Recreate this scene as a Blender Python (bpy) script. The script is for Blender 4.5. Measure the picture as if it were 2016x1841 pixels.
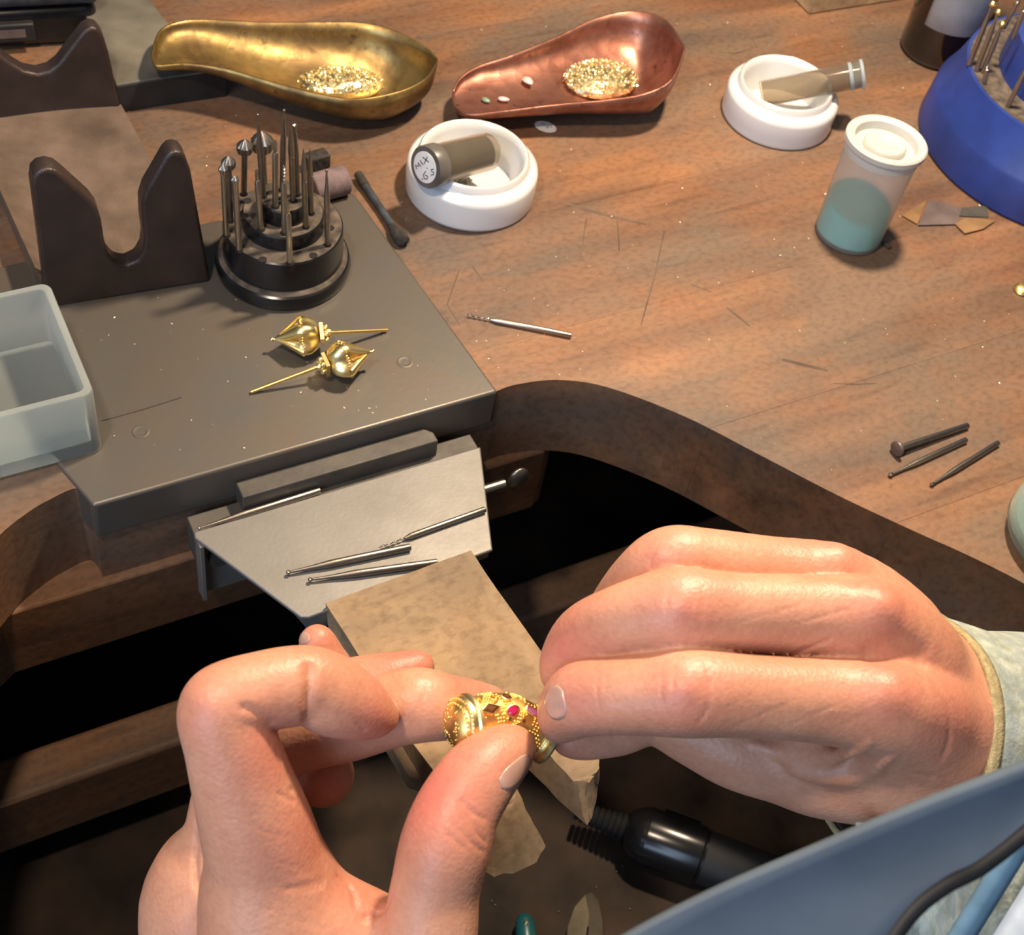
import bpy, bmesh, math, random
import numpy as np
from mathutils import Vector, Matrix
random.seed(7); RNG = np.random.default_rng(7)
for o in list(bpy.data.objects): bpy.data.objects.remove(o)
SC = bpy.context.scene
COL = SC.collection
S = 0.01                                   # all measures below are centimetres

# ------------------------------------------------------------------ camera
F = 2734.0; H = 39.2                       # focal length in pixels, camera height over the bench top
_n = np.array([-458, 2270, F]); _n /= np.linalg.norm(_n)
_z = np.array([0, 0, 1.0]); _y = _z - _n * (_n @ _z); _y /= np.linalg.norm(_y)
_x = np.cross(_y, -_n)
RC = np.array([_x, _y, -_n])               # photo axes (right, down, forward) -> world
EYE = np.array([0, 0, H])
def ray(px, py): return RC @ np.array([(px - 1008) / F, (py - 920.5) / F, 1.0])
def P(px, py, z=0.0):
    d = ray(px, py); return EYE + d * ((z - H) / d[2])
def D(px, py, Z): return EYE + ray(px, py) * Z
def PV(px, py, p0, d):                     # on the vertical plane through p0 along d -> (along, height)
    d = np.array(d, float); d /= np.linalg.norm(d); nn = np.array([-d[1], d[0], 0]); r = ray(px, py)
    t = ((p0 - EYE) @ nn) / (r @ nn); p = EYE + r * t
    return (p - p0) @ d, p[2]
cam_d = bpy.data.cameras.new('camera'); cam = bpy.data.objects.new('camera', cam_d); COL.objects.link(cam)
M = Matrix(((RC[0][0], -RC[0][1], -RC[0][2], 0), (RC[1][0], -RC[1][1], -RC[1][2], 0),
            (RC[2][0], -RC[2][1], -RC[2][2], H * S), (0, 0, 0, 1)))
cam.matrix_world = M
cam_d.sensor_fit = 'HORIZONTAL'; cam_d.sensor_width = 36; cam_d.lens = F / 2016 * 36
cam_d.clip_start = 0.01; cam_d.clip_end = 50
cam_d.dof.use_dof = True; cam_d.dof.focus_distance = 0.43; cam_d.dof.aperture_fstop = 30
SC.camera = cam
# ------------------------------------------------------------------ light
SC.view_settings.view_transform = 'Standard'; SC.view_settings.look = 'None'
SC.view_settings.exposure = 0.10; SC.view_settings.gamma = 1.0; SC.view_settings.use_curve_mapping = False
world = bpy.data.worlds.new('world'); SC.world = world; world.use_nodes = True
world.node_tree.nodes['Background'].inputs[0].default_value = (0.75, 0.87, 1.0, 1)
world.node_tree.nodes['Background'].inputs[1].default_value = 0.09
def light(name, kind, loc, energy, color, size=None, target=None):
    l = bpy.data.lights.new(name, kind); l.energy = energy; l.color = color
    o = bpy.data.objects.new(name, l); COL.objects.link(o); o.location = [c * S for c in loc]
    if kind == 'AREA': l.size = size * S
    elif size: l.shadow_soft_size = size * S
    if target is not None:
        o.rotation_euler = (Vector(target) - Vector(loc)).to_track_quat('-Z', 'Y').to_euler()
    return o
light('bench_lamp_light', 'POINT', (8.5, 55, 50), 21, (1.0, 0.79, 0.56), 2.2)
light('second_lamp_light', 'POINT', (-16, 12, 58), 9, (1.0, 0.80, 0.60), 2.2)
light('window_light', 'AREA', (-50, -85, 65), 12, (0.56, 0.74, 1.0), 80, (0, 35, 0))

# ------------------------------------------------------------------ node materials
def newmat(name):
    m = bpy.data.materials.new(name); m.use_nodes = True
    return m, m.node_tree, m.node_tree.nodes['Principled BSDF']
def N(nt, t, **kw):
    n = nt.nodes.new(t)
    for k, v in kw.items():
        if k in n.inputs: n.inputs[k].default_value = v
        else: setattr(n, k, v)
    return n
def ramp(nt, stops):
    r = nt.nodes.new('ShaderNodeValToRGB'); e = r.color_ramp.elements
    while len(e) < len(stops): e.new(0.5)
    for i, (p, c) in enumerate(stops):
        e[i].position = p; e[i].color = (*c, 1) if len(c) == 3 else c
    return r
def coords(nt, scale=(1, 1, 1), rot=(0, 0, 0), kind='Object'):
    t = nt.nodes.new('ShaderNodeTexCoord'); m = N(nt, 'ShaderNodeMapping')
    m.inputs['Scale'].default_value = scale; m.inputs['Rotation'].default_value = rot
    nt.links.new(t.outputs[kind], m.inputs[0]); return m
def mixc(nt, f, a, b, mode='MIX'):
    m = nt.nodes.new('ShaderNodeMix'); m.data_type = 'RGBA'; m.blend_type = mode
    for i, v in ((0, f), (6, a), (7, b)):
        if hasattr(v, 'is_linked') or hasattr(v, 'links'): nt.links.new(v, m.inputs[i])
        elif i == 0: m.inputs[0].default_value = v
        else: m.inputs[i].default_value = (*v, 1)
    return m.outputs[2]
def plain(name, col, rough=0.5, metal=0.0, var=0.15, scale=60, bump=0.0, bscale=200, spec=0.5, **kw):
    m, nt, b = newmat(name)
    mp = coords(nt); no = N(nt, 'ShaderNodeTexNoise', Scale=scale, Detail=4.0); nt.links.new(mp.outputs[0], no.inputs['Vector'])
    c2 = tuple(c * (1 - var * 1.6) for c in col); c1 = tuple(min(1, c * (1 + var)) for c in col)
    r = ramp(nt, [(0.3, c2), (0.7, c1)]); nt.links.new(no.outputs[0], r.inputs[0]); nt.links.new(r.outputs[0], b.inputs['Base Color'])
    b.inputs['Roughness'].default_value = rough; b.inputs['Metallic'].default_value = metal
    b.inputs['Specular IOR Level'].default_value = spec
    if bump:
        n2 = N(nt, 'ShaderNodeTexNoise', Scale=bscale, Detail=3.0); nt.links.new(mp.outputs[0], n2.inputs['Vector'])
        bp = N(nt, 'ShaderNodeBump', Strength=bump, Distance=0.0006); nt.links.new(n2.outputs[0], bp.inputs['Height']); nt.links.new(bp.outputs[0], b.inputs['Normal'])
    for k, v in kw.items():
        b.inputs[k.replace('_', ' ')].default_value = v
    return m
def wood(name, c_light, c_mid, c_dark, grime=(0.11, 0.085, 0.065), grime_amt=0.6, rough=0.5, sc=1.0, stretch=(4, 60, 60)):
    m, nt, b = newmat(name); L = nt.links
    mp = coords(nt, tuple(s * sc for s in stretch)); g = N(nt, 'ShaderNodeTexNoise', Scale=1.0, Detail=6.0, Distortion=0.6); L.new(mp.outputs[0], g.inputs['Vector'])
    r = ramp(nt, [(0.30, c_dark), (0.50, c_mid), (0.72, c_light)]); L.new(g.outputs[0], r.inputs[0])
    mp2 = coords(nt, (9, 16, 16)); n2 = N(nt, 'ShaderNodeTexNoise', Scale=1.0, Detail=7.0, Roughness=0.62, Distortion=0.4); L.new(mp2.outputs[0], n2.inputs['Vector'])
    r2 = ramp(nt, [(0.38, (0, 0, 0)), (0.58, (grime_amt,) * 3)]); L.new(n2.outputs[0], r2.inputs[0])
    mp5 = coords(nt, (5, 14, 9), (0, 0, 0.12)); n5 = N(nt, 'ShaderNodeTexNoise', Scale=1.0, Detail=3.0, Distortion=0.8); L.new(mp5.outputs[0], n5.inputs['Vector'])
    r5 = ramp(nt, [(0.42, (1.22, 1.12, 1.0)), (0.60, (0.66, 0.68, 0.72))]); L.new(n5.outputs[0], r5.inputs[0])
    c = mixc(nt, r2.outputs[0], r.outputs[0], grime)
    c = mixc(nt, 0.75 if grime_amt > 0.8 else 0.35, c, r5.outputs[0], 'MULTIPLY')
    mp3 = coords(nt, (300, 420, 300)); n3 = N(nt, 'ShaderNodeTexNoise', Scale=1.0, Detail=3.0); L.new(mp3.outputs[0], n3.inputs['Vector'])
    r3 = ramp(nt, [(0.30, (0.55, 0.5, 0.46)), (0.55, (1, 1, 1))]); L.new(n3.outputs[0], r3.inputs[0])
    c = mixc(nt, 0.55, c, r3.outputs[0], 'MULTIPLY')
    mp4 = coords(nt, (14, 110, 60), (0, 0, 0.5)); n4 = N(nt, 'ShaderNodeTexNoise', Scale=1.0, Detail=2.0); L.new(mp4.outputs[0], n4.inputs['Vector'])
    r4 = ramp(nt, [(0.30, (0.55, 0.52, 0.5)), (0.37, (1, 1, 1))]); L.new(n4.outputs[0], r4.inputs[0])
    c = mixc(nt, 0.5, c, r4.outputs[0], 'MULTIPLY')
    L.new(c, b.inputs['Base Color']); b.inputs['Roughness'].default_value = rough
    rr = N(nt, 'ShaderNodeMapRange'); rr.inputs[3].default_value = rough - 0.12; rr.inputs[4].default_value = rough + 0.18
    L.new(n2.outputs[0], rr.inputs[0]); L.new(rr.outputs[0], b.inputs['Roughness'])
    bp = N(nt, 'ShaderNodeBump', Strength=0.25, Distance=0.0005); L.new(n3.outputs[0], bp.inputs['Height']); L.new(bp.outputs[0], b.inputs['Normal'])
    return m
def steel(name, col, rough=0.35, col2=None, amt=0.6, metal=1.0, scale=40, stretch=(1, 1, 1), bump=0.08):
    m, nt, b = newmat(name); L = nt.links
    mp = coords(nt, stretch); n = N(nt, 'ShaderNodeTexNoise', Scale=scale, Detail=6.0, Roughness=0.6); L.new(mp.outputs[0], n.inputs['Vector'])
    r = ramp(nt, [(0.35, (0, 0, 0)), (0.68, (amt,) * 3)]); L.new(n.outputs[0], r.inputs[0])
    c = mixc(nt, r.outputs[0], col, col2 or tuple(x * 0.5 for x in col)); L.new(c, b.inputs['Base Color'])
    b.inputs['Metallic'].default_value = metal
    rr = N(nt, 'ShaderNodeMapRange'); rr.inputs[3].default_value = rough - 0.08; rr.inputs[4].default_value = rough + 0.15
    L.new(n.outputs[0], rr.inputs[0]); L.new(rr.outputs[0], b.inputs['Roughness'])
    n2 = N(nt, 'ShaderNodeTexNoise', Scale=scale * 12, Detail=2.0); L.new(mp.outputs[0], n2.inputs['Vector'])
    bp = N(nt, 'ShaderNodeBump', Strength=bump, Distance=0.0004); L.new(n2.outputs[0], bp.inputs['Height']); L.new(bp.outputs[0], b.inputs['Normal'])
    return m
MT = {}
MT['bench'] = wood('bench_wood', (0.295, 0.146, 0.069), (0.212, 0.102, 0.050), (0.135, 0.066, 0.036), grime=(0.138, 0.099, 0.073), grime_amt=0.85)
MT['bench2'] = wood('bench_wood_b', (0.26, 0.130, 0.065), (0.19, 0.093, 0.048), (0.125, 0.063, 0.035), grime=(0.128, 0.093, 0.070), grime_amt=0.9)
MT['apron'] = wood('apron_wood', (0.24, 0.115, 0.050), (0.18, 0.08, 0.034), (0.11, 0.05, 0.022), grime_amt=0.5, rough=0.6)
MT['pinwood'] = wood('pin_wood', (0.46, 0.32, 0.18), (0.39, 0.26, 0.14), (0.28, 0.175, 0.09), grime=(0.20, 0.15, 0.10), grime_amt=0.7, rough=0.75, stretch=(60, 8, 60))
MT['plate'] = steel('plate_steel', (0.135, 0.128, 0.116), 0.40, (0.135, 0.100, 0.072), 0.7, metal=0.55, scale=28)
MT['darksteel'] = steel('dark_steel', (0.11, 0.10, 0.088), 0.48, (0.06, 0.055, 0.05), 0.8, metal=0.55, scale=90)
MT['bracket'] = steel('bracket_steel', (0.225, 0.215, 0.20), 0.45, (0.18, 0.17, 0.155), 0.8, metal=0.5, scale=50)
MT['bur'] = steel('bur_steel', (0.46, 0.42, 0.36), 0.30, (0.30, 0.26, 0.21), 0.6, scale=120)
MT['burdark'] = steel('bur_dark_steel', (0.34, 0.31, 0.28), 0.34, (0.18, 0.16, 0.145), 0.7, scale=150)
MT['iron'] = plain('brown_cast_iron', (0.034, 0.022, 0.019), 0.40, 0.1, 0.25, 60, 0.35, 1600)
MT['bed'] = plain('brown_iron_dusty', (0.15, 0.105, 0.078), 0.55, 0.15, 0.3, 45, 0.3, 1200)
MT['black'] = plain('black_plastic', (0.008, 0.008, 0.009), 0.22, 0, 0.3, 80)
MT['blackrubber'] = plain('black_rubber', (0.012, 0.012, 0.013), 0.6, 0, 0.3, 80)
MT['dust'] = plain('dusty_black', (0.085, 0.066, 0.050), 0.85, 0, 0.45, 220)
MT['hole_shade'] = plain('painted_hole', (0.006, 0.005, 0.005), 0.9, 0, 0.1)  # black painted for the shade inside holes
MT['brass'] = steel('tarnished_brass', (0.52, 0.37, 0.13), 0.40, (0.20, 0.135, 0.06), 0.9, scale=120, bump=0.3)
MT['copper'] = steel('tarnished_copper', (0.58, 0.27, 0.19), 0.36, (0.19, 0.075, 0.05), 0.85, scale=45, bump=0.12)
def hammered(name, col, patina, dark, rough):
    m, nt, b = newmat(name); L = nt.links; mp = coords(nt)
    n1 = N(nt, 'ShaderNodeTexNoise', Scale=55.0, Detail=7.0, Roughness=0.65); n2 = N(nt, 'ShaderNodeTexNoise', Scale=190.0, Detail=3.0); vo = N(nt, 'ShaderNodeTexVoronoi', Scale=130.0)
    for q in (n1, n2, vo): L.new(mp.outputs[0], q.inputs['Vector'])
    r1 = ramp(nt, [(0.38, (0, 0, 0)), (0.60, (0.9,) * 3)]); L.new(n1.outputs[0], r1.inputs[0]); r2 = ramp(nt, [(0.64, (0, 0, 0)), (0.74, (0.75,) * 3)]); L.new(n2.outputs[0], r2.inputs[0])
    c = mixc(nt, r1.outputs[0], col, patina); c = mixc(nt, r2.outputs[0], c, dark); L.new(c, b.inputs['Base Color']); b.inputs['Metallic'].default_value = 0.85
    rr = N(nt, 'ShaderNodeMapRange'); rr.inputs[3].default_value = rough - .06; rr.inputs[4].default_value = rough + .25; L.new(n1.outputs[0], rr.inputs[0]); L.new(rr.outputs[0], b.inputs['Roughness'])
    bp = N(nt, 'ShaderNodeBump', Strength=.35, Distance=.0007); L.new(vo.outputs[0], bp.inputs['Height']); L.new(bp.outputs[0], b.inputs['Normal']); return m
MT['brass'] = hammered('tarnished_brass', (0.36, 0.25, 0.09), (0.15, 0.095, 0.042), (0.085, 0.055, 0.025), 0.34)
MT['copper'] = hammered('tarnished_copper', (0.42, 0.20, 0.145), (0.22, 0.085, 0.058), (0.12, 0.05, 0.035), 0.32)
MT['gold'] = steel('gold', (1.0, 0.72, 0.25), 0.34, (0.80, 0.50, 0.14), 0.5, scale=200, bump=0.1)
MT['goldpale'] = steel('pale_gold', (0.95, 0.78, 0.38), 0.32, (0.66, 0.50, 0.19), 0.5, scale=160, bump=0.05)
MT['grain'] = steel('gold_grain', (1.0, 0.90, 0.56), 0.24, (0.82, 0.66, 0.34), 0.7, scale=900, bump=0.0)
MT['white'] = plain('white_ceramic', (0.66, 0.66, 0.66), 0.16, 0, 0.03, 30, Coat_Weight=0.5)
MT['paper'] = plain('white_paper', (0.78, 0.75, 0.72), 0.8, 0, 0.06, 300)
MT['ink'] = plain('black_ink', (0.012, 0.012, 0.014), 0.7, 0, 0.1)
MT['stone'] = plain('pink_stone', (0.72, 0.52, 0.48), 0.3, 0, 0.15, 400)
MT['greenstone'] = plain('green_stone', (0.20, 0.30, 0.22), 0.4, 0, 0.3, 400)
MT['blue'] = plain('blue_plastic', (0.016, 0.038, 0.21), 0.42, 0, 0.2, 40, 0.1, 400)
MT['turq'] = plain('turquoise_powder', (0.13, 0.58, 0.54), 0.9, 0, 0.06, 300)
MT['mauve'] = plain('mauve_rubber', (0.16, 0.115, 0.125), 0.8, 0, 0.2, 200, 0.3, 1500)
MT['stick'] = plain('blue_black_stick', (0.038, 0.044, 0.056), 0.55, 0, 0.4, 150)
MT['char'] = plain('charred', (0.030, 0.025, 0.022), 0.9, 0, 0.5, 300, 0.8, 900)
MT['greyslab'] = plain('grey_slab', (0.125, 0.115, 0.092), 0.6, 0.1, 0.45, 30, 0.2, 300)
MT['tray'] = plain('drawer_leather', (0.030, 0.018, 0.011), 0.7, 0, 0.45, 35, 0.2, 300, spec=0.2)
MT['void'] = plain('void_black', (0.012, 0.011, 0.013), 0.8, 0, 0.3)  # near-black colour standing in for the unlit space below the bench top
MT['bottle'] = plain('brown_bottle', (0.010, 0.005, 0.004), 0.12, 0, 0.2, 20, Coat_Weight=0.5)
MT['label'] = plain('grey_label', (0.48, 0.49, 0.49), 0.7, 0, 0.15, 60)
MT['shirt'] = plain('pale_green_cotton', (0.36, 0.40, 0.35), 0.9, 0, 0.22, 220, 0.5, 700)
def checked(m, c2, sc):
    nt = m.node_tree; b = nt.nodes['Principled BSDF']; src = b.inputs['Base Color'].links[0].from_socket; mp = coords(nt, (sc, sc, sc), (0.5, 0.6, 0.7)); ch = N(nt, 'ShaderNodeTexChecker', Scale=1.0); nt.links.new(mp.outputs[0], ch.inputs['Vector'])
    f = N(nt, 'ShaderNodeMath', operation='MULTIPLY'); f.inputs[1].default_value = 0.45; nt.links.new(ch.outputs['Fac'], f.inputs[0]); nt.links.new(mixc(nt, f.outputs[0], src, c2), b.inputs['Base Color'])
checked(MT['shirt'], (0.24, 0.30, 0.32), 170)
MT['hem'] = plain('khaki_hem', (0.38, 0.31, 0.16), 0.9, 0, 0.2, 500, 0.5, 1500)
MT['visor'] = plain('blue_grey_plastic', (0.085, 0.112, 0.148), 0.8, 0, 0.12, 30, spec=0.15)
MT['bluefab'] = plain('blue_cotton', (0.10, 0.20, 0.30), 0.9, 0, 0.2, 100)
MT['whitefab'] = plain('white_cotton', (0.55, 0.60, 0.64), 0.9, 0, 0.15, 100)
MT['nail'] = plain('finger_nail', (0.50, 0.295, 0.235), 0.28, 0, 0.06, 200, Coat_Weight=0.3)
MT['teal'] = plain('teal_grip', (0.01, 0.085, 0.095), 0.35, 0, 0.15, 60)
MT['snip'] = steel('snip_steel', (0.62, 0.54, 0.38), 0.4, (0.45, 0.38, 0.26), 0.5, scale=60)
MT['kerf'] = plain('dark_scratch', (0.105, 0.066, 0.044), 0.8, 0, 0.3)
MT['copperfoil'] = plain('copper_foil', (0.34, 0.20, 0.09), 0.45, 0.5, 0.2, 80)
MT['greyfoil'] = plain('grey_foil', (0.17, 0.13, 0.12), 0.45, 0.4, 0.2, 80)
def glassy(name, col, rough, trans=1.0, ior=1.45, alpha=1.0):
    m, nt, b = newmat(name)
    no = N(nt, 'ShaderNodeTexNoise', Scale=120.0, Detail=3.0); mp = coords(nt); nt.links.new(mp.outputs[0], no.inputs['Vector'])
    rr = N(nt, 'ShaderNodeMapRange'); rr.inputs[3].default_value = max(0, rough - 0.05); rr.inputs[4].default_value = rough + 0.1
    nt.links.new(no.outputs[0], rr.inputs[0]); nt.links.new(rr.outputs[0], b.inputs['Roughness'])
    b.inputs['Base Color'].default_value = (*col, 1); b.inputs['Transmission Weight'].default_value = trans
    b.inputs['IOR'].default_value = ior; b.inputs['Alpha'].default_value = alpha
    return m
MT['frost'] = glassy('frosted_plastic', (0.88, 0.94, 0.90), 0.36, 0.84, 1.14)
MT['canfrost'] = glassy('canister_plastic', (0.92, 0.93, 0.91), 0.32, 0.86, 1.07)
MT['lid'] = plain('milky_lid', (0.50, 0.50, 0.47), 0.4, 0, 0.03, 60, Subsurface_Weight=0.3, Subsurface_Scale=0.003)
MT['vial'] = glassy('smoky_vial', (0.62, 0.55, 0.45), 0.12, 0.9, 1.15)
MT['vialgrey'] = plain('grey_vial_cap', (0.11, 0.10, 0.09), 0.35, 0, 0.2, 80)
MT['vialblue'] = glassy('bluish_cap', (0.62, 0.72, 0.78), 0.3, 0.6, 1.2)
MT['jar'] = glassy('green_glass', (0.70, 0.88, 0.84), 0.10, 0.75, 1.3)
MT['ruby'] = glassy('ruby', (0.75, 0.02, 0.18), 0.05, 0.5, 1.76)
MT['pinkgem'] = glassy('pink_sapphire', (0.95, 0.30, 0.60), 0.05, 0.5, 1.76)
MT['browngem'] = glassy('dark_setting', (0.16, 0.06, 0.02), 0.15, 0.2, 1.6)

# ------------------------------------------------------------------ mesh helpers (cm)
def tag(o, label, cat, group=None, kind=None):
    if label: o['label'] = label
    if cat: o['category'] = cat
    if group: o['group'] = group
    if kind: o['kind'] = kind
    return o
def thing(name, loc, label, cat, group=None, rz=0.0, kind=None):
    o = bpy.data.objects.new(name, None); COL.objects.link(o); o.empty_display_size = 0.01
    o.location = [float(c) * S for c in loc]; o.rotation_euler = (0, 0, rz)
    return tag(o, label, cat, group, kind)
def mkmesh(name, geo, mat, angle=38):
    v, f = geo[0], geo[1]
    me = bpy.data.meshes.new(name); me.from_pydata([tuple(float(c) * S for c in p) for p in v], [], [tuple(int(i) for i in q) for q in f]); me.materials.append(mat)
    bm = bmesh.new(); bm.from_mesh(me); bmesh.ops.recalc_face_normals(bm, faces=bm.faces)
    for e in bm.edges:
        if len(e.link_faces) == 2 and e.calc_face_angle(0) > math.radians(angle): e.smooth = False
    for fc in bm.faces: fc.smooth = True
    bm.to_mesh(me); bm.free(); me.update()
    return me
def obj(name, geo, mat, parent=None, loc=(0, 0, 0), rot=(0, 0, 0), bevel=0, seg=2, angle=38, mesh=None, label=None):
    me = mesh or mkmesh(name, geo, MT[mat] if isinstance(mat, str) else mat, angle)
    o = bpy.data.objects.new(name, me); COL.objects.link(o); o.parent = parent
    o.location = [float(c) * S for c in loc]
    if isinstance(rot, Matrix): o.rotation_euler = rot.to_euler()
    else: o.rotation_euler = rot
    if bevel:
        b = o.modifiers.new('bevel', 'BEVEL'); b.width = bevel * S; b.segments = seg; b.limit_method = 'ANGLE'; b.angle_limit = math.radians(35)
    if label: o['label'] = label
    return o
def join(*gs):
    v = []; f = []
    for g in gs:
        n = len(v); v += [tuple(p) for p in g[0]]; f += [tuple(i + n for i in q) for q in g[1]]
    return v, f
def xf(g, m):
    return [tuple(m @ Vector([float(c) for c in p])) for p in g[0]], g[1]
def at(g, x, y, z): return [(p[0] + x, p[1] + y, p[2] + z) for p in g[0]], g[1]
def box(x0, x1, y0, y1, z0, z1):
    return ([(x0, y0, z0), (x1, y0, z0), (x1, y1, z0), (x0, y1, z0), (x0, y0, z1), (x1, y0, z1), (x1, y1, z1), (x0, y1, z1)],
            [(0, 3, 2, 1), (4, 5, 6, 7), (0, 1, 5, 4), (1, 2, 6, 5), (2, 3, 7, 6), (3, 0, 4, 7)])
def lathe(prof, seg=48, cap=True):
    v = []; f = []; n = len(prof)
    for r, z in prof:
        for k in range(seg):
            a = 2 * math.pi * k / seg; v.append((r * math.cos(a), r * math.sin(a), z))
    for i in range(n - 1):
        for k in range(seg):
            k2 = (k + 1) % seg; f.append((i * seg + k, i * seg + k2, (i + 1) * seg + k2, (i + 1) * seg + k))
    if cap:
        f.append(tuple(range(seg))[::-1]); f.append(tuple((n - 1) * seg + k for k in range(seg)))
    return v, f
def prism(poly, z0, z1):
    n = len(poly)
    return ([(p[0], p[1], z0) for p in poly] + [(p[0], p[1], z1) for p in poly],
            [tuple(range(n))[::-1], tuple(range(n, 2 * n))] + [(i, (i + 1) % n, n + (i + 1) % n, n + i) for i in range(n)])
def tube(path, rad, seg=12, cap=True):
    path = [Vector([float(c) for c in p]) for p in path]; n = len(path)
    if not hasattr(rad, '__len__'): rad = [rad] * n
    v = []; f = []; t0 = (path[1] - path[0]).normalized()
    u = t0.orthogonal().normalized()
    for i in range(n):
        t = (path[min(i + 1, n - 1)] - path[max(i - 1, 0)]).normalized()
        u = (u - t * u.dot(t)).normalized(); w = t.cross(u)
        for k in range(seg):
            a = 2 * math.pi * k / seg; v.append(tuple(path[i] + (u * math.cos(a) + w * math.sin(a)) * rad[i]))
    for i in range(n - 1):
        for k in range(seg):
            k2 = (k + 1) % seg; f.append((i * seg + k, i * seg + k2, (i + 1) * seg + k2, (i + 1) * seg + k))
    if cap: f.append(tuple(range(seg))[::-1]); f.append(tuple((n - 1) * seg + k for k in range(seg)))
    return v, f
def ball(r, seg=10, rings=6, sx=1, sy=1, sz=1, c=(0, 0, 0)):
    pr = [(max(1e-4, r * math.sin(math.pi * i / rings)), -r * math.cos(math.pi * i / rings)) for i in range(rings + 1)]
    g = lathe(pr, seg); return [(x * sx + c[0], y * sy + c[1], z * sz + c[2]) for x, y, z in g[0]], g[1]
def crom(pts, n=8):
    pts = [np.array(p, float) for p in pts]; out = []
    for i in range(len(pts) - 1):
        a = pts[max(i - 1, 0)]; b = pts[i]; c = pts[i + 1]; d = pts[min(i + 2, len(pts) - 1)]
        for k in range(n):
            t = k / n; out.append(0.5 * ((2 * b) + (c - a) * t + (2 * a - 5 * b + 4 * c - d) * t * t + (3 * b - a - 3 * c + d) * t ** 3))
    out.append(pts[-1]); return out
def frame(zdir, xhint=(1, 0, 0)):          # rotation matrix whose local z is zdir
    z = Vector([float(c) for c in zdir]).normalized(); x = Vector(xhint); x = (x - z * x.dot(z))
    if x.length < 1e-4: x = z.orthogonal()
    x.normalize(); y = z.cross(x)
    return Matrix((x, y, z)).transposed()
def placed(o, p, R=None):
    o.location = [float(c) * S for c in p]
    if R is not None: o.rotation_euler = R.to_euler()
    return o
def copy_thing(t):
    c = t.copy(); COL.objects.link(c)
    for ch in t.children:
        k = ch.copy(); COL.objects.link(k); k.parent = c
    return c

# ================================================================== THE SETTING
flo = obj('floor', box(-150, 150, -100, 150, -78, -75), plain('floor_concrete', (0.10, 0.09, 0.085), 0.8), None); flo['kind'] = 'structure'

# ================================================================== WORKBENCH (local frame: x along the front, y to the back)
BO = P(978, 770); BA = math.radians(35.4)
BU = np.array([math.cos(BA), math.sin(BA), 0]); BV = np.array([-math.sin(BA), math.cos(BA), 0])
def BL(px, py, z=0.0):
    d = P(px, py, z) - BO; return np.array([d @ BU, d @ BV, z])
def BW(x, y, z=0.0): return np.array([BO[0], BO[1], 0]) + BU * x + BV * y + np.array([0, 0, z])
bench = thing('workbench', (BO[0], BO[1], 0), 'worn reddish-brown wooden jewellers workbench with a curved cut-out and inset steel plate', 'workbench', rz=BA)
bench.location[2] = 0
rc = crom([(0.0, 0.0), (0.9, 0.05), (2.58, -0.3), (4.28, -1.35), (6.4, -3.75), (8.17, -6.5), (9.95, -9.3), (11.74, -11.8), (12.95, -13.4), (14.2, -15.3), (16, -18.5), (17.2, -22), (17.5, -26)], 5)
lc = crom([(-15.7, 0.0), (-15.9, 0.9), (-17.0, 0.72), (-17.8, 0.42), (-18.8, -0.15), (-20, -1.2), (-21.5, -3), (-23, -6), (-24, -10), (-24.5, -16), (-24.6, -26)], 5)
outline = [tuple(p) for p in rc] + [(60, -26), (60, 46), (-60, 46), (-60, -26)] + [tuple(p) for p in lc[::-1]]
TH = 4.3
full = bmesh.new(); vs = [full.verts.new((x, y, 0)) for x, y in outline]
fc = full.faces.new(vs); r = bmesh.ops.extrude_face_region(full, geom=[fc])
for e in r['geom']:
    if isinstance(e, bmesh.types.BMVert): e.co.z = -TH
bmesh.ops.recalc_face_normals(full, faces=full.faces)
bmesh.ops.triangulate(full, faces=[q for q in full.faces if len(q.verts) > 4])
cuts = [-26, -18.5, -11.2, -4.6, 2.2, 8.9, 15.4, 22.6, 29.5, 37, 46]
for i in range(len(cuts) - 1):
    b = full.copy()
    for y, s in ((cuts[i] + 0.004, -1), (cuts[i + 1] - 0.004, 1)):
        g = b.verts[:] + b.edges[:] + b.faces[:]
        rr = bmesh.ops.bisect_plane(b, geom=g, plane_co=(0, y, 0), plane_no=(0, s, 0), clear_outer=True)
        ed = [e for e in rr['geom_cut'] if isinstance(e, bmesh.types.BMEdge)]
        bmesh.ops.holes_fill(b, edges=ed, sides=0)
    b.verts.index_update(); left = set(b.verts)
    while left:                                      # the cut-out parts a board in two: one object each
        st = [left.pop()]; isl = list(st)
        while st:
            v = st.pop()
            for e in v.link_edges:
                w = e.other_vert(v)
                if w in left: left.discard(w); st.append(w); isl.append(w)
        ix = {v.index: k for k, v in enumerate(isl)}
        ff = [[ix[v.index] for v in q.verts] for q in b.faces if q.verts[0].index in ix]
        obj('board', ([tuple(v.co) for v in isl], ff), 'bench' if i % 2 else 'bench2', bench, bevel=0.015, seg=2, angle=50)
    b.free()
full.free()
# inlaid steel plate with its two screw heads
pl = obj('steel_plate', prism([(-15.65, -0.12), (-0.02, -0.12), (-0.75, 12.3), (-0.9, 12.6), (-21.5, 12.6), (-16.4, 2.6)], -1.75, 0.12), 'plate', bench, bevel=0.13, seg=4)
pl['label'] = 'grey-brown steel plate let into the bench top'
for px, py in ((797, 713), (277, 850)):
    q = BL(px, py, 0.12)
    obj('screw_head', lathe([(0.31, 0.0), (0.31, 0.018), (0.27, 0.03), (0.24, 0.022), (0.10, 0.026), (0.001, 0.028)], 24), 'plate', pl, (q[0], q[1], 0.12))
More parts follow.
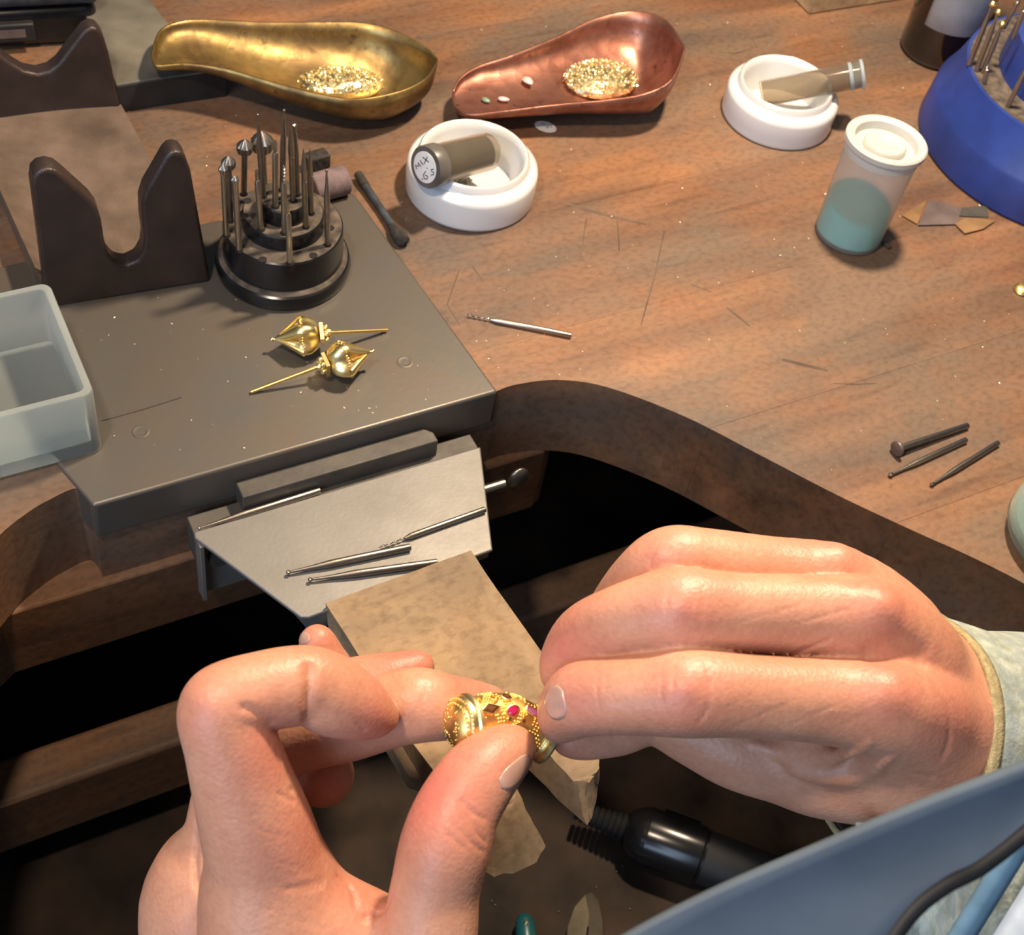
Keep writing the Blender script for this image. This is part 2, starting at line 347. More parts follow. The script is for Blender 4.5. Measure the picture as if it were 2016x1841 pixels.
# beam under the top, and the dark sheet behind it
obj('apron_beam', prism([(-19.5, -0.35), (2.6, -0.35), (3.1, -0.1), (3.4, 0.4), (3.4, 5), (-40, 5), (-40, -6), (-27, -6), (-23, -2.6)], -8.2, -TH), 'apron', bench, bevel=0.12)
obj('void_sheet', box(-50, 50, 18, 19, -40, -TH), 'void', bench)  # sheet added behind the beam, its near-black colour painting the unlit void
# scratches and knife cuts scored into the top: shallow shapes of their own
def scratch(pts, w, name='scratch'):
    q = [BL(*p) for p in pts]; v = []; f = []
    for i, p in enumerate(q):
        t = q[min(i + 1, len(q) - 1)] - q[max(i - 1, 0)]; t /= np.linalg.norm(t); n = np.array([-t[1], t[0], 0]); ww = w * (0.35 + 0.65 * math.sin(math.pi * (i + 0.5) / len(q)))
        v += [tuple(p + n * ww + [0, 0, 0.003]), tuple(p - n * ww + [0, 0, 0.003])]
    for i in range(len(q) - 1): f.append((2 * i, 2 * i + 1, 2 * i + 3, 2 * i + 2))
    return v, f
sc = [scratch([(1108, 398), (1150, 412), (1210, 428), (1272, 442)], 0.09), scratch([(1155, 428), (1150, 458), (1147, 482)], 0.03), scratch([(1215, 432), (1218, 470), (1219, 495)], 0.035),
      scratch([(1308, 455), (1290, 540), (1262, 640)], 0.035), scratch([(1540, 708), (1580, 718), (1630, 730)], 0.10), scratch([(1430, 605), (1455, 625), (1476, 642)], 0.05),
      scratch([(1418, 103), (1450, 105), (1490, 92), (1480, 75)], 0.06), scratch([(1640, 755), (1680, 757), (1725, 755)], 0.035), scratch([(905, 530), (880, 600), (905, 640)], 0.03), scratch([(1360, 560), (1400, 575)], 0.03), scratch([(930, 525), (950, 552)], 0.05)]
obj('scratch', join(*sc), 'kerf', bench)['kind'] = 'stuff'

# drawer below: rail and leather-lined floor
drawer = thing('catch_tray', BW(-2, -8, -21), 'dark pull-out catch tray with a thick worn wooden rail under the bench cut-out', 'tray', rz=BA)
def DL(x, y, z): return (x + 2, y + 8, z + 21)
g = box(-40, 40, -2.35, -0.3, -18.1, -14.0); obj('rail', at(g, 2, 8, 21), 'apron', drawer, bevel=0.25, seg=3)
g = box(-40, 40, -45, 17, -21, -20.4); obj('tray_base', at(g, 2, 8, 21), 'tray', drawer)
for x in (-40, 39):
    g = box(x, x + 1, -45, 17, -20.4, -13); obj('tray_side', at(g, 2, 8, 21), 'apron', drawer, bevel=0.1)
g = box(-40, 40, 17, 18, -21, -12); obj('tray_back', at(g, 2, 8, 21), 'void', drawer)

# ================================================================== BENCH PIN AND ITS STEEL BRACKET
clamp = thing('pin_bracket', BW(-7, -0.2, -8), 'grey steel bracket with trapezoid ledge, dark clamp bars and wing screw on the bench front', 'bracket', rz=BA)
def CL(g): return at(g, 7, 0.2, 8)
obj('clamp_bar', CL(prism([(-10.6, -0.95), (-2.85, -0.95), (-2.85, -0.5), (-3.15, -0.16), (-10.6, -0.16)], -2.6, -0.75)), 'darksteel', clamp, bevel=0.05)
obj('ledge_bar', CL(box(-12.55, -1.15, -1.22, -0.40, -3.4, -1.62)), 'darksteel', clamp, bevel=0.05)
obj('ledge_plate', CL(prism([(-12.55, -1.24), (-12.6, -1.5), (-10.35, -6.0), (-10.1, -6.12), (-2.85, -5.86), (-2.8, -5.7), (-1.12, -1.24)], -1.66, -1.48)), 'bracket', clamp, bevel=0.06, seg=3)
obj('back_flange', CL(box(-12.55, -1.3, -1.42, -1.24, -5.2, -1.60)), 'bracket', clamp, bevel=0.05)
obj('side_flange', CL(prism([(-12.55, -1.24), (-12.38, -1.24), (-12.38, -1.9), (-12.55, -1.9)], -5.0, -1.62)), 'bracket', clamp, bevel=0.03)
obj('front_gusset', CL(([(-10.6, -5.3, -1.62), (-10.0, -6.05, -1.62), (-9.2, -6.0, -1.62), (-9.7, -5.6, -3.6), (-9.3, -5.7, -3.6), (-10.2, -5.2, -1.62)], [(0, 1, 3), (1, 4, 3), (1, 2, 4), (0, 3, 5), (5, 3, 4, 2), (0, 5, 2, 1)])), 'bracket', clamp)
obj('front_lip', CL(prism([(-9.6, -5.96), (-2.9, -5.74), (-2.9, -5.5), (-9.6, -5.7)], -2.1, -1.62)), 'bracket', clamp, bevel=0.03)
b = P(437, 1105, -3.4); bl = BL(437, 1105, -2.9)
g = lathe([(0.001, -0.9), (0.38, -0.9), (0.42, -0.84), (0.42, 0.1), (0.42, 0.12)], 20); g = xf(g, Matrix.Rotation(math.radians(90), 4, 'X'))
obj('bolt_head', CL(at(g, bl[0], -1.6, -2.95)), 'darksteel', clamp)
g = xf(lathe([(0.2, -1.2), (0.2, 0.4)], 14), Matrix.Rotation(math.radians(90), 4, 'Y'))
ws = obj('wing_screw', CL(join(at(g, -0.75, -2.2, -3.0), at(ball(0.62, 16, 10, 0.75, 0.34, 1.0), 0.15, -2.35, -2.75))), 'bur', clamp, label='polished round-winged clamping screw')
# the wooden pin with its V notch
pin = thing('bench_pin', BW(-6.5, -11, -2.7), 'pale worn wooden bench pin with a V notch held in the steel bracket', 'bench pin', rz=BA)
def pinpoly(z):
    k = z
    return [(-9.42, -5.95), (-9.2, -8), (-8.85, -12), (-8.6, -16.1), (-8.1, -16.75), (-6.6, -17.0), (-5.85, -16.5), (-6.0, -15.3), (-5.95, -11.8), (-5.7, -11.8),
            (-5.1, -14.0), (-4.35, -16.5), (-3.9, -16.2), (-3.35, -15.5), (-3.05, -14.9), (-3.2, -11.5), (-3.6, -7.5), (-3.72, -5.75)]
top = pinpoly(0); n = len(top)
zt = lambda y: -1.22 - max(0, (-13.0 - y)) * 0.12
bmp = bmesh.new()
tip = {3: (-8.2, -14.9), 4: (-7.5, -15.3), 5: (-6.85, -15.3), 6: (-6.45, -14.9), 7: (-6.3, -14.2), 10: (-5.0, -13.6), 11: (-4.5, -15.2), 12: (-4.0, -15.4), 13: (-3.5, -15.1), 14: (-3.2, -14.6)}
T = [bmp.verts.new(((tip.get(i, (x, y))[0]) + 6.5, tip.get(i, (x, y))[1] + 11, zt(tip.get(i, (x, y))[1]) + 2.7)) for i, (x, y) in enumerate(top)]; B = [bmp.verts.new((x + 6.5 + 0.12 * (1 if x < -7 else -0.4), y + 11 + (0.15 if y < -14 else 0), 0.0 + (0.0))) for x, y in top]
bmp.faces.new(T); bmp.faces.new(B[::-1])
for i in range(n): bmp.faces.new((T[i], B[i], B[(i + 1) % n], T[(i + 1) % n]))
bmesh.ops.recalc_face_normals(bmp, faces=bmp.faces)
ng = [f for f in bmp.faces if len(f.verts) > 4]; bmesh.ops.triangulate(bmp, faces=ng)
bmesh.ops.subdivide_edges(bmp, edges=bmp.edges[:], cuts=3, use_grid_fill=True)
for v in bmp.verts:
    w = max(0.0, min(1.0, (-1.5 - v.co.y) / 4.0)) * 0.05 + 0.012
    v.co += Vector((random.gauss(0, w * 0.5), random.gauss(0, w * 0.5), random.gauss(0, w * 0.5)))
bmp.verts.index_update(); g = ([tuple(v.co) for v in bmp.verts], [[v.index for v in f.verts] for f in bmp.faces]); bmp.free()
po = obj('pin_block', g, 'pinwood', pin, bevel=0, angle=40)
md = po.modifiers.new('b', 'BEVEL'); md.width = 0.09 * S; md.segments = 2; md.limit_method = 'ANGLE'; md.angle_limit = math.radians(50)
# lower layer of the pin, a separate glued wedge
g = prism([(-9.55, -6.0), (-9.35, -8.6), (-9.0, -12.4), (-7.6, -13.8), (-6.2, -11.5), (-5.5, -11.5), (-4.2, -13.2), (-3.4, -11.5), (-3.8, -6)], -3.6, -2.72)
obj('wedge', at(g, 6.5, 11, 2.7), 'pinwood', pin, bevel=0.06)

#PART2
# ================================================================== ROTARY BURS
def fluted(prof, n=14, amp=0.12):
    v, f = lathe(prof, n * 2); seg = n * 2; out = []
    for i, p in enumerate(v):
        k = i % seg; q = 1 - amp * (k % 2); out.append((p[0] * q, p[1] * q, p[2]))
    return out, f
SR = 0.1175
def bur_geo(kind, L=4.4, r=0.16, sr=SR):
    """shank from z=0 upward, head ending at z=L -> (shank geometry, head geometry)"""
    if kind == 'ball':
        sh = lathe([(sr * .9, 0), (sr, .03), (sr, L * .62), (sr * .98, L * .66), (sr * .55, L * .82), (r * .55, L - 2 * r)], 16); hd = at(fluted([(max(1e-3, r * math.sin(math.pi * i / 8)), -r * math.cos(math.pi * i / 8)) for i in range(9)], 8, .10), 0, 0, L - r)
    elif kind == 'cone':
        sh = lathe([(sr * .9, 0), (sr, .03), (sr, L - r * 2.6), (sr * 1.0, L - r * 1.5)], 16); hd = fluted([(sr * .9, L - r * 2.1), (r * .82, L - r * 1.95), (r, L - r * 1.6), (r, L - r * .95), (r * .55, L - r * .42), (.004, L)], 14, .10)
    elif kind == 'drill':
        sh = lathe([(sr * .9, 0), (sr, .03), (sr, L * .70), (r * 1.1, L * .76)], 16)
        v = []; f = []; n = 22
        for i in range(n):
            z = L * .75 + (L * .25) * i / (n - 1); a = i * .75; rr = r * (1 if i < n - 2 else .4)
            for k in range(6):
                b = a + k * math.pi / 3; q = rr * (1 if k % 3 == 0 else .55); v.append((q * math.cos(b), q * math.sin(b), z))
        for i in range(n - 1):
            for k in range(6): f.append((i * 6 + k, i * 6 + (k + 1) % 6, i * 6 + 6 + (k + 1) % 6, i * 6 + 6 + k))
        f.append(tuple(range(6))[::-1]); f.append(tuple((n - 1) * 6 + k for k in range(6))); hd = (v, f)
    elif kind == 'point':
        sh = lathe([(sr * .9, 0), (sr, .03), (sr, L * .6)], 16); hd = fluted([(sr, L * .6), (r, L * .66), (r * .8, L * .82), (r * .35, L * .95), (.005, L)], 8, .12)
    elif kind == 'flare':
        sh = lathe([(sr * .9, 0), (sr, .03), (sr, L * .62), (sr * .55, L * .9)], 16); hd = fluted([(sr * .5, L * .9), (r, L - .03), (r, L), (.01, L - .04)], 10, .15)
    elif kind == 'wheel':
        sh = lathe([(sr * .9, 0), (sr, .03), (sr, L - .18)], 16); hd = lathe([(.12, L - .24), (r * .9, L - .2), (r, L - .12), (r * .95, L - .05), (r * .6, L), (.02, L + .02)], 24)
    else:                                   # small tip
        sh = lathe([(sr * .9, 0), (sr, .03), (sr, L * .78), (sr * .6, L * .82)], 16); hd = fluted([(r * .8, L * .81), (r, L * .88), (r * .8, L - .1), (.01, L)], 8, .12)
    return sh, hd
BURMESH = {}
def bur(name, label, group, base, tip, kind, r, dark=False, sr=SR, headmat=None, L=None):
    base = np.array(base, float); tip = np.array(tip, float); d = tip - base; L = L or float(np.linalg.norm(d))
    key = (kind, round(L, 2), r, dark, sr, headmat)
    if key not in BURMESH:
        sh, hd = bur_geo(kind, L, r, sr); m = 'burdark' if dark else 'bur'
        BURMESH[key] = (mkmesh('shank', sh, MT[m], 30), mkmesh('head', hd, MT[headmat or m], 25))
    t = thing(name, base, label, 'drill bit', group); t.rotation_euler = frame(d).to_euler()
    obj('shank', None, None, t, mesh=BURMESH[key][0]); obj('bur_head', None, None, t, mesh=BURMESH[key][1])
    return t
def lying(label, group, tip, end, z, kind, r, dark=False, headmat=None, lift=0.0, sr=SR):
    a = P(*end, z + sr); b = P(*tip, z + max(sr, r if kind in ('ball', 'wheel', 'cone') else sr * .6) + lift)
    return bur('rotary_bur', label, group, a, b, kind, r, dark, headmat=headmat, sr=sr)
lying('slim steel bur lying alone on the bare wood in front of the white dish', 'loose burs', (916, 619), (1125, 661), 0, 'drill', .055)
lying('steel bur with bluish mushroom wheel head lying on the wood', 'loose burs', (1762, 885), (1905, 838), 0, 'wheel', .32, True, 'greyfoil', sr=.13)
lying('ball bur lying between the mushroom-headed bur and another ball bur', 'loose burs', (1750, 936), (1902, 866), 0, 'ball', .10, False)
lying('dark ball bur lying beside the pale green glass jar', 'loose burs', (1832, 955), (1965, 872), 0, 'ball', .09, True)
zb = -1.46
lying('long steel bur resting on the dark ledge bar behind the bracket plate', 'burs on the bracket', (389, 1041), (630, 966), zb - .12, 'ball', .055, sr=.14)
lying('steel bur near the wing screw edge of the grey bracket plate', 'burs on the bracket', (745, 1078), (955, 1003), zb, 'drill', .05)
lying('ball-tipped steel bur in the middle of the grey bracket plate', 'burs on the bracket', (563, 1128), (808, 1077), zb, 'ball', .085, True, sr=.14)
lying('ball-tipped steel bur lying beside the wooden pin on the bracket plate', 'burs on the bracket', (606, 1142), (861, 1107), zb, 'ball', .085, True, sr=.135)

# black stepped bur stand
TC = np.array([-10.75, 41.25, 0.12])
stand = thing('bur_stand', TC, 'round black three-tier bur stand with dusty steps on the steel plate', 'tool stand')
def ring_tier(r0, r1, z0, z1, nm, m='black'):
    return obj(nm, lathe([(r0, z0), (r0, z1 - .06), (r0 - .06, z1), (r1, z1 + .0)], 64), m, stand)
obj('base_flange', lathe([(2.55, 0), (2.68, .08), (2.72, .35), (2.66, .62), (2.5, .74), (2.38, .78), (2.36, .8)], 72), 'black', stand)
Z1, Z2, Z3 = 2.2, 2.85, 3.6
obj('lower_tier', lathe([(2.40, .72), (2.36, Z1 - .05), (2.30, Z1)], 72), 'black', stand); obj('middle_tier', lathe([(1.62, Z1), (1.58, Z2 - .05), (1.53, Z2)], 64), 'black', stand); obj('top_tier', lathe([(.98, Z2), (.96, Z3 - .05), (.91, Z3)], 48), 'black', stand)
for nm, a, b_, z in (('lower_dust', 2.30, 1.58, Z1), ('middle_dust', 1.53, .95, Z2)):
    obj(nm, lathe([(a, z), (a, z + .012), (b_, z + .012), (b_, z)], 64, cap=False), 'dust', stand)
obj('top_dust', lathe([(.91, Z3), (.91, Z3 + .012)], 48), 'dust', stand)
obj('flange_dust', lathe([(2.58, .69), (2.5, .765), (2.40, .80), (2.36, .80)], 64, cap=False), 'dust', stand)
holemesh = mkmesh('hole_shade', lathe([(.15, 0), (.165, .02), (.14, .02), (.135, .004), (.001, .003)], 20, cap=False), MT['hole_shade'])  # shallow rimmed disc, black for the shade of a hole that isn't cut
def hole_shade(px, py, z):
    q = P(px, py, z + .12) - TC; obj('hole_shade', None, None, stand, (q[0], q[1], z + .016), mesh=holemesh)
for px, py, z in ((487, 396, Z2), (481, 426, Z2), (517, 512, Z1), (617, 504, Z1), (650, 450, Z1)): hole_shade(px, py, z)
BL_ = [((439, 324), (446, 465), 1, 'cone', .18, 0, 'short bright cone bur standing at the rim beside the brown cradle'), ((449, 307), (454, 436), 1, 'cone', .28, 1, 'dark cone bur standing right behind the short bright cone bur'),
       ((462, 346), (471, 494), 1, 'cone', .15, 0, 'narrow cone bur with a bright shank on the lowest tier of the black stand'), ((482, 274), (480, 384), 2, 'cone', .32, 1, 'stout round cone bur with a fluted head next to the widest one'),
       ((515, 258), (521, 366), 2, 'cone', .45, 1, 'widest fluted cone bur at the back of the black stand'), ((507, 224), (518, 388), 3, 'ball', .055, 1, 'tall dark tapered bur with tiny ball in front of the widest cone bur'),
       ((505, 332), (514, 453), 2, 'tip', .085, 0, 'short bur with rusty tip on the middle tier'), ((542, 275), (542, 408), 3, 'tip', .08, 0, 'straight bright bur at the front of the top tier'),
       ((559, 215), (556, 375), 3, 'ball', .065, 1, 'tallest ball bur on the top tier of the black stand'), ((572, 246), (577, 396), 3, 'point', .14, 1, 'thick smooth pointed bur on the top tier'),
       ((581, 247), (585, 384), 3, 'flare', .10, 1, 'flared inverted-cone bur behind the thick pointed bur'), ((558, 325), (560, 460), 2, 'drill', .065, 0, 'small spiral twist drill on the middle tier'),
       ((566, 396), (571, 519), 1, 'tip', .08, 0, 'short dark-necked bur on the lowest tier nearest the earrings'), ((597, 292), (602, 448), 2, 'point', .12, 1, 'long grey pointed bur on the middle tier'),
       ((610, 292), (612, 421), 2, 'point', .10, 1, 'black bladed bur standing in front of the mauve cylinder'), ((643, 334), (645, 483), 1, 'ball', .06, 1, 'tapered ball bur standing apart at the rim beside the charred stick')]
for tp, bs, tier, kind, r, dark, lab in BL_:
    z = (Z1, Z2, Z3)[tier - 1] + .12
    b0 = P(*bs, z); q = b0 - TC; hole_shade(*bs, z - .12)
    zs = np.arange(z + 1.2, z + 4.3, .05); pts = [P(*tp, k) for k in zs]; tpt = min(pts, key=lambda p: np.hypot(*(p - b0)[:2]))
    bur('rotary_bur', lab, 'burs in the black stand', b0, tpt, kind, r, bool(dark), L=float(np.linalg.norm(tpt - b0)))

# ================================================================== BROWN CAST CRADLE
p0 = P(135, 600, .12); p1 = P(415, 555, .12); dv = (p1 - p0); dv[2] = 0; dv /= np.linalg.norm(dv); nb = np.array([-dv[1], dv[0], 0])
cr = thing('cradle_stand', p0, 'dark brown cast metal cradle with two notched upright ends', 'cradle')
front = [(-.95, 0), (-.75, 1.3), (-.60, 5.9), (-.50, 6.3), (-.28, 6.52), (0.04, 6.56), (.32, 6.4), (.55, 6.1), (1.36, 4.85), (1.55, 4.4), (1.62, 3.88), (1.64, 2.9), (1.72, 2.2), (1.95, 1.7), (2.34, 1.48), (2.76, 1.66), (3.0, 2.1), (3.1, 2.7), (3.08, 3.6), (3.12, 4.4), (3.3, 4.95), (3.62, 5.5), (4.12, 6.38), (4.3, 6.56), (4.5, 6.6), (4.72, 6.48), (4.86, 6.2), (5.0, 5.6), (5.52, 0)]
def upright(poly, o, d, th, nm):
    nrm = np.array([-d[1], d[0], 0]); v = []; n = len(poly)
    for k in (0, th):
        for a, z in poly: v.append(tuple(o - p0 + d * a + nrm * k + np.array([0, 0, z])))
    f = [tuple(range(n))[::-1], tuple(range(n, 2 * n))] + [(i, (i + 1) % n, n + (i + 1) % n, n + i) for i in range(n)]
    return obj(nm, (v, f), 'iron', cr, bevel=.14, seg=3, angle=50)
upright(front, p0, dv, .85, 'front_upright')
b1 = P(240, 222, .12)
back = [(0, 0), (.28, 3.06), (.42, 3.9), (.62, 4.3), (.9, 4.42), (1.2, 4.25), (1.5, 3.9), (2.4, 2.8), (2.8, 2.5), (3.28, 2.4), (3.8, 2.6), (4.3, 3.1), (5.3, 4.3), (5.7, 4.4), (6.1, 4.0), (6.5, 0)]
upright([(6.5 - a, z) for a, z in back][::-1], b1 - dv * 6.5, dv, .8, 'back_upright')
# bed joining the two ends
v = []; f = []; NS, NT = 14, 12
for i in range(NS + 1):
    s = i / NS; L_ = (p0 - dv * .9 + nb * .5) * (1 - s) + (b1 - dv * 6.4 + nb * .3) * s; R_ = (p1 + nb * .5) * (1 - s) + (b1 + nb * .3) * s
    for j in range(NT + 1):
        t = j / NT; q = L_ * (1 - t) + R_ * t - p0; zc = .30 + 1.1 * (2 * t - 1) ** 4 * (1 - .75 * s) * (1 if t < .5 else .15) + .75 * s * (1 - (2 * t - 1) ** 2) * .3
        v.append((q[0], q[1], zc))
for i in range(NS):
    for j in range(NT): a = i * (NT + 1) + j; f.append((a, a + 1, a + NT + 2, a + NT + 1))
nv = len(v); v += [(x, y, .02) for x, y, z in v]
f += [tuple(k + nv for k in q)[::-1] for q in f]
def skirt(ids):
    for a, b in zip(ids[:-1], ids[1:]): f.append((a, b, b + nv, a + nv))
skirt([j for j in range(NT + 1)]); skirt([NS * (NT + 1) + j for j in range(NT + 1)]); skirt([i * (NT + 1) for i in range(NS + 1)]); skirt([i * (NT + 1) + NT for i in range(NS + 1)])
obj('cradle_bed', (v, f), 'bed', cr)

# ================================================================== SLAB AND BLACK CASE
sl = [P(*q, 1.5) for q in ((229, 167), (300, 155), (445, 135), (365, 80), (330, 45), (295, 0), (262, -60), (100, -60), (190, 60))]
slab = thing('work_slab', (sl[0][0], sl[0][1], 0), 'dull grey-green slab with a black edge under the narrow end of the brass scoop', 'slab'); sp_ = [(p[0] - sl[0][0], p[1] - sl[0][1]) for p in sl]
obj('slab_top', prism(sp_, 1.38, 1.5), 'greyslab', slab, bevel=.03); obj('slab_base', prism(sp_, 0, 1.38), 'blackrubber', slab, bevel=.03)
c0 = P(0, 105, 0); c1 = P(212, 92, 0); cd = c1 - c0; ca = math.atan2(cd[1], cd[0])
case = thing('tool_case', c1, 'black plastic tool case with a latch, behind the brown cradle', 'case', rz=ca)
obj('case_body', box(-12, -.3, .2, 7, 0, 2.0), 'black', case, bevel=.5, seg=4); obj('case_lid', box(-12.1, 0, 0, 7.2, 2.06, 3.6), 'stick', case, bevel=.55, seg=4)
lt = obj('latch', box(-5.2, -3.1, -.28, .1, .7, 1.6), 'blackrubber', case, bevel=.08); obj('latch_slot', box(-4.8, -3.5, -.31, -.25, .95, 1.35), 'greyfoil', lt)

# ================================================================== GEM SCOOPS
def scoop(name, label, mat, frontpx, backpx, zr, depth, n=44, m=18):
    Fp = crom([(*q, 0) for q in frontpx], 10); Bp = crom([(*q, 0) for q in backpx], 10)
    def samp(c, s):
        x = s * (len(c) - 1); i = min(int(x), len(c) - 2); return c[i] * (1 - (x - i)) + c[i + 1] * (x - i)
    pts = []
    for i in range(n + 1):
        s = 0.5 - 0.5 * math.cos(math.pi * i / n)
        z = np.interp(s, *zr); a = samp(Fp, s); b = samp(Bp, s); a = P(a[0], a[1], z); b = P(b[0], b[1], z); dd = np.interp(s, *depth)
        pts.append([((a * (1 - (0.5 - 0.5 * math.cos(math.pi * j / m))) + b * (0.5 - 0.5 * math.cos(math.pi * j / m))) - np.array([0, 0, dd * (math.sin(math.pi * j / m)) ** 0.75])) for j in range(m + 1)])
    zmin = min(p[2] for r in pts for p in r); c = np.mean([p for r in pts for p in r], axis=0); base = np.array([c[0], c[1], 0.0])
    v = [tuple(p - base - np.array([0, 0, zmin - 0.07])) for r in pts for p in r]; f = [(i * (m + 1) + j, i * (m + 1) + j + 1, (i + 1) * (m + 1) + j + 1, (i + 1) * (m + 1) + j) for i in range(n) for j in range(m)]
    o = obj(name, (v, f), mat, None, base, angle=70); md = o.modifiers.new('s', 'SOLIDIFY'); md.thickness = .09 * S; md.offset = 0
    tag(o, label, 'scoop', 'gem scoops'); return o, pts
brass, bp_ = scoop('gem_scoop', 'tarnished brass gem scoop with a heap of gold grains', 'brass', [(299, 108), (312, 124), (370, 121), (450, 133), (550, 162), (640, 184), (705, 191), (780, 178), (835, 153), (861, 118)], [(299, 100), (316, 55), (360, 37), (420, 35), (520, 40), (620, 40), (720, 42), (790, 62), (842, 92), (861, 112)],
                   ([0, .5, 1], [2.7, 2.5, 2.5]), ([0, .06, .3, .5, .75, .95, 1], [0, .5, .9, 1.7, 2.35, 1.2, 0]))
copper, cp_ = scoop('gem_scoop', 'reddish copper gem scoop with pale stones and gold grains', 'copper', [(892, 182), (900, 207), (930, 219), (1000, 212), (1100, 200), (1200, 191), (1275, 178), (1325, 150), (1349, 95)], [(893, 175), (905, 150), (940, 126), (1010, 103), (1100, 66), (1170, 33), (1245, 17), (1310, 33), (1348, 85)],
                    ([0, .5, 1], [1.2, 2.0, 3.2]), ([0, .06, .3, .55, .8, .95, 1], [0, .35, .75, 1.4, 2.5, 1.4, 0]))
ico = bmesh.new(); bmesh.ops.create_icosphere(ico, subdivisions=1, radius=1); ico.verts.index_update(); ICO = ([tuple(v.co) for v in ico.verts], [[v.index for v in f.verts] for f in ico.faces]); ico.free()
def heap(name, label, c, rx, ry, hz, ang, n, cat='gold grains', r=(.035, .07), mat='grain'):
    v = []; f = []; ca, sa = math.cos(ang), math.sin(ang)
    gs = [at(ball(1, 24, 10, rx * .96, ry * .96, hz * .95), 0, 0, 0)]
    gs[0] = ([(x * ca - y * sa, x * sa + y * ca, z) for x, y, z in gs[0][0]], gs[0][1])
    for _ in range(n):
        a = random.uniform(0, 2 * math.pi); q = math.sqrt(random.random()); x = rx * q * math.cos(a); y = ry * q * math.sin(a); z = hz * math.sqrt(max(0, 1 - q * q)) * random.uniform(.93, 1.06)
        rr = random.uniform(*r); R = Matrix.Rotation(random.uniform(0, 6), 3, Vector((random.gauss(0, 1), random.gauss(0, 1), random.gauss(0, 1))).normalized())
        gs.append(([tuple(R @ (Vector(p) * rr) + Vector((x * ca - y * sa, x * sa + y * ca, z))) for p in ICO[0]], ICO[1]))
    o = obj(name, join(*gs), mat, None, c, angle=10); tag(o, label, cat, None, 'stuff'); return o
heap('gold_grains', 'heap of sparkling gold grains lying in the brass scoop', P(670, 166, .62), 2.0, 1.05, .62, .35, 520)
heap('gold_grains', 'heap of sparkling gold grains lying in the copper scoop', P(1183, 158, .80), 1.9, 1.4, .60, .5, 620)
for px, py, z, a, b_, rot, lab, mt in ((1040, 159, 1.0, .30, .19, -.8, 'larger pale pink teardrop stone in the copper scoop', 'stone'), (992, 195, .95, .27, .12, .1, 'smaller pale pink oval stone near the copper scoop tip', 'stone'), (957, 197, .95, .22, .12, -.4, 'dark green oval stone in the tip of the copper scoop', 'greenstone')):
    g = ball(1, 20, 10, a, b_, .09); g = ([(x, y * (1.15 - .35 * x / a), z) for x, y, z in g[0]], g[1])
    o = obj('loose_stone', xf(g, Matrix.Rotation(rot, 4, 'Z')), mt, None, P(px, py, z)); tag(o, lab, 'stone', 'stones in the copper scoop')
pc = P(1074, 250, .03); g = xf(lathe([(.52, 0), (.54, .015), (.52, .03)], 28), Matrix.Rotation(-.25, 4, 'Z') @ Matrix.Diagonal((1, .72, 1, 1)))
tg = thing('paper_tag', pc, 'small white oval paper tag with smudged ink on the bench below the copper scoop', 'tag')
obj('paper', g, 'paper', tg); obj('ink_marks', join(at(tube([(-.25, .12, .035), (-.15, .2, .035), (-.05, .12, .035)], .012, 5), 0, 0, 0), tube([(.05, .05, .035), (.15, -.02, .035), (.1, -.1, .035), (0, -.05, .035)], .014, 5), tube([(.2, .1, .035), (.3, 0, .035)], .012, 5)), 'ink', tg)

# ================================================================== WHITE DISHES AND VIALS
def dish(label, c, R, h):
    k = R / 2.85
    pr = [(2.70, 0), (2.82, .06), (2.85, .2), (2.85, h * .62), (2.80, h * .72), (2.62, h * .78), (2.46, h * .79), (2.40, h * .84), (2.38, h * .96), (2.30, h), (2.20, h * .97), (2.12, h * .8), (2.05, h * .5), (1.85, .34), (1.2, .28), (.002, .28)]
    o = obj('ceramic_dish', lathe([(r * k, z) for r, z in pr], 72), 'white', None, c, angle=60); return tag(o, label, 'dish', 'white dishes')
dish('white dish with a raised lip holding the labelled dark vial', (-4.25, 48.45, 0), 2.87, 2.05); d2 = P(1520, 295, 0)
dish('white dish with a raised lip holding the uncapped grey vial', (d2[0] + .1, d2[1] + 2.75, 0), 2.72, 2.0)
def vial(label, a, b, r, cap_at_a, capmat, extra=None):
    a = np.array(a); b = np.array(b); d = b - a; L = float(np.linalg.norm(d)); t = thing('glass_vial', a, label, 'vial', 'vials in the dishes'); t.rotation_euler = frame(d, (0, 0, 1)).to_euler()
    obj('glass', lathe([(r * .9, 0), (r, .06), (r, L - .12), (r * .94, L), (r * .8, L - .02), (r * .86, L - .15), (r * .88, .12), (.01, .1)], 40), 'vial', t)
    obj('cap', lathe([(r * 1.04, -.25), (r * 1.08, -.2), (r * 1.08, .38), (r * 1.03, .42), (r * .99, .42)], 40) if cap_at_a else lathe([(r * 1.0, L - .62), (r * 1.06, L - .6), (r * 1.06, L - .45), (r * .98, L - .42), (r * .98, L - .1), (r * 1.12, L - .06), (r * 1.12, L + .08), (r * .95, L + .1)], 40), capmat, t)
    return t, L
va, vb = P(846, 327, 2.75), P(962, 297, 2.0)
vt, vL = vial('dark glass vial with a white label marked MIX lying in the dish', va, vb, .83, True, 'vialgrey')
obj('powder', lathe([(.01, .15), (.70, .15), (.70, vL * .9), (.01, vL * .9)], 32), 'vialgrey', vt)
lb = obj('label', lathe([(.66, -.262), (.66, -.285), (.64, -.29)], 36), 'paper', vt, label='round white paper label with handwriting')
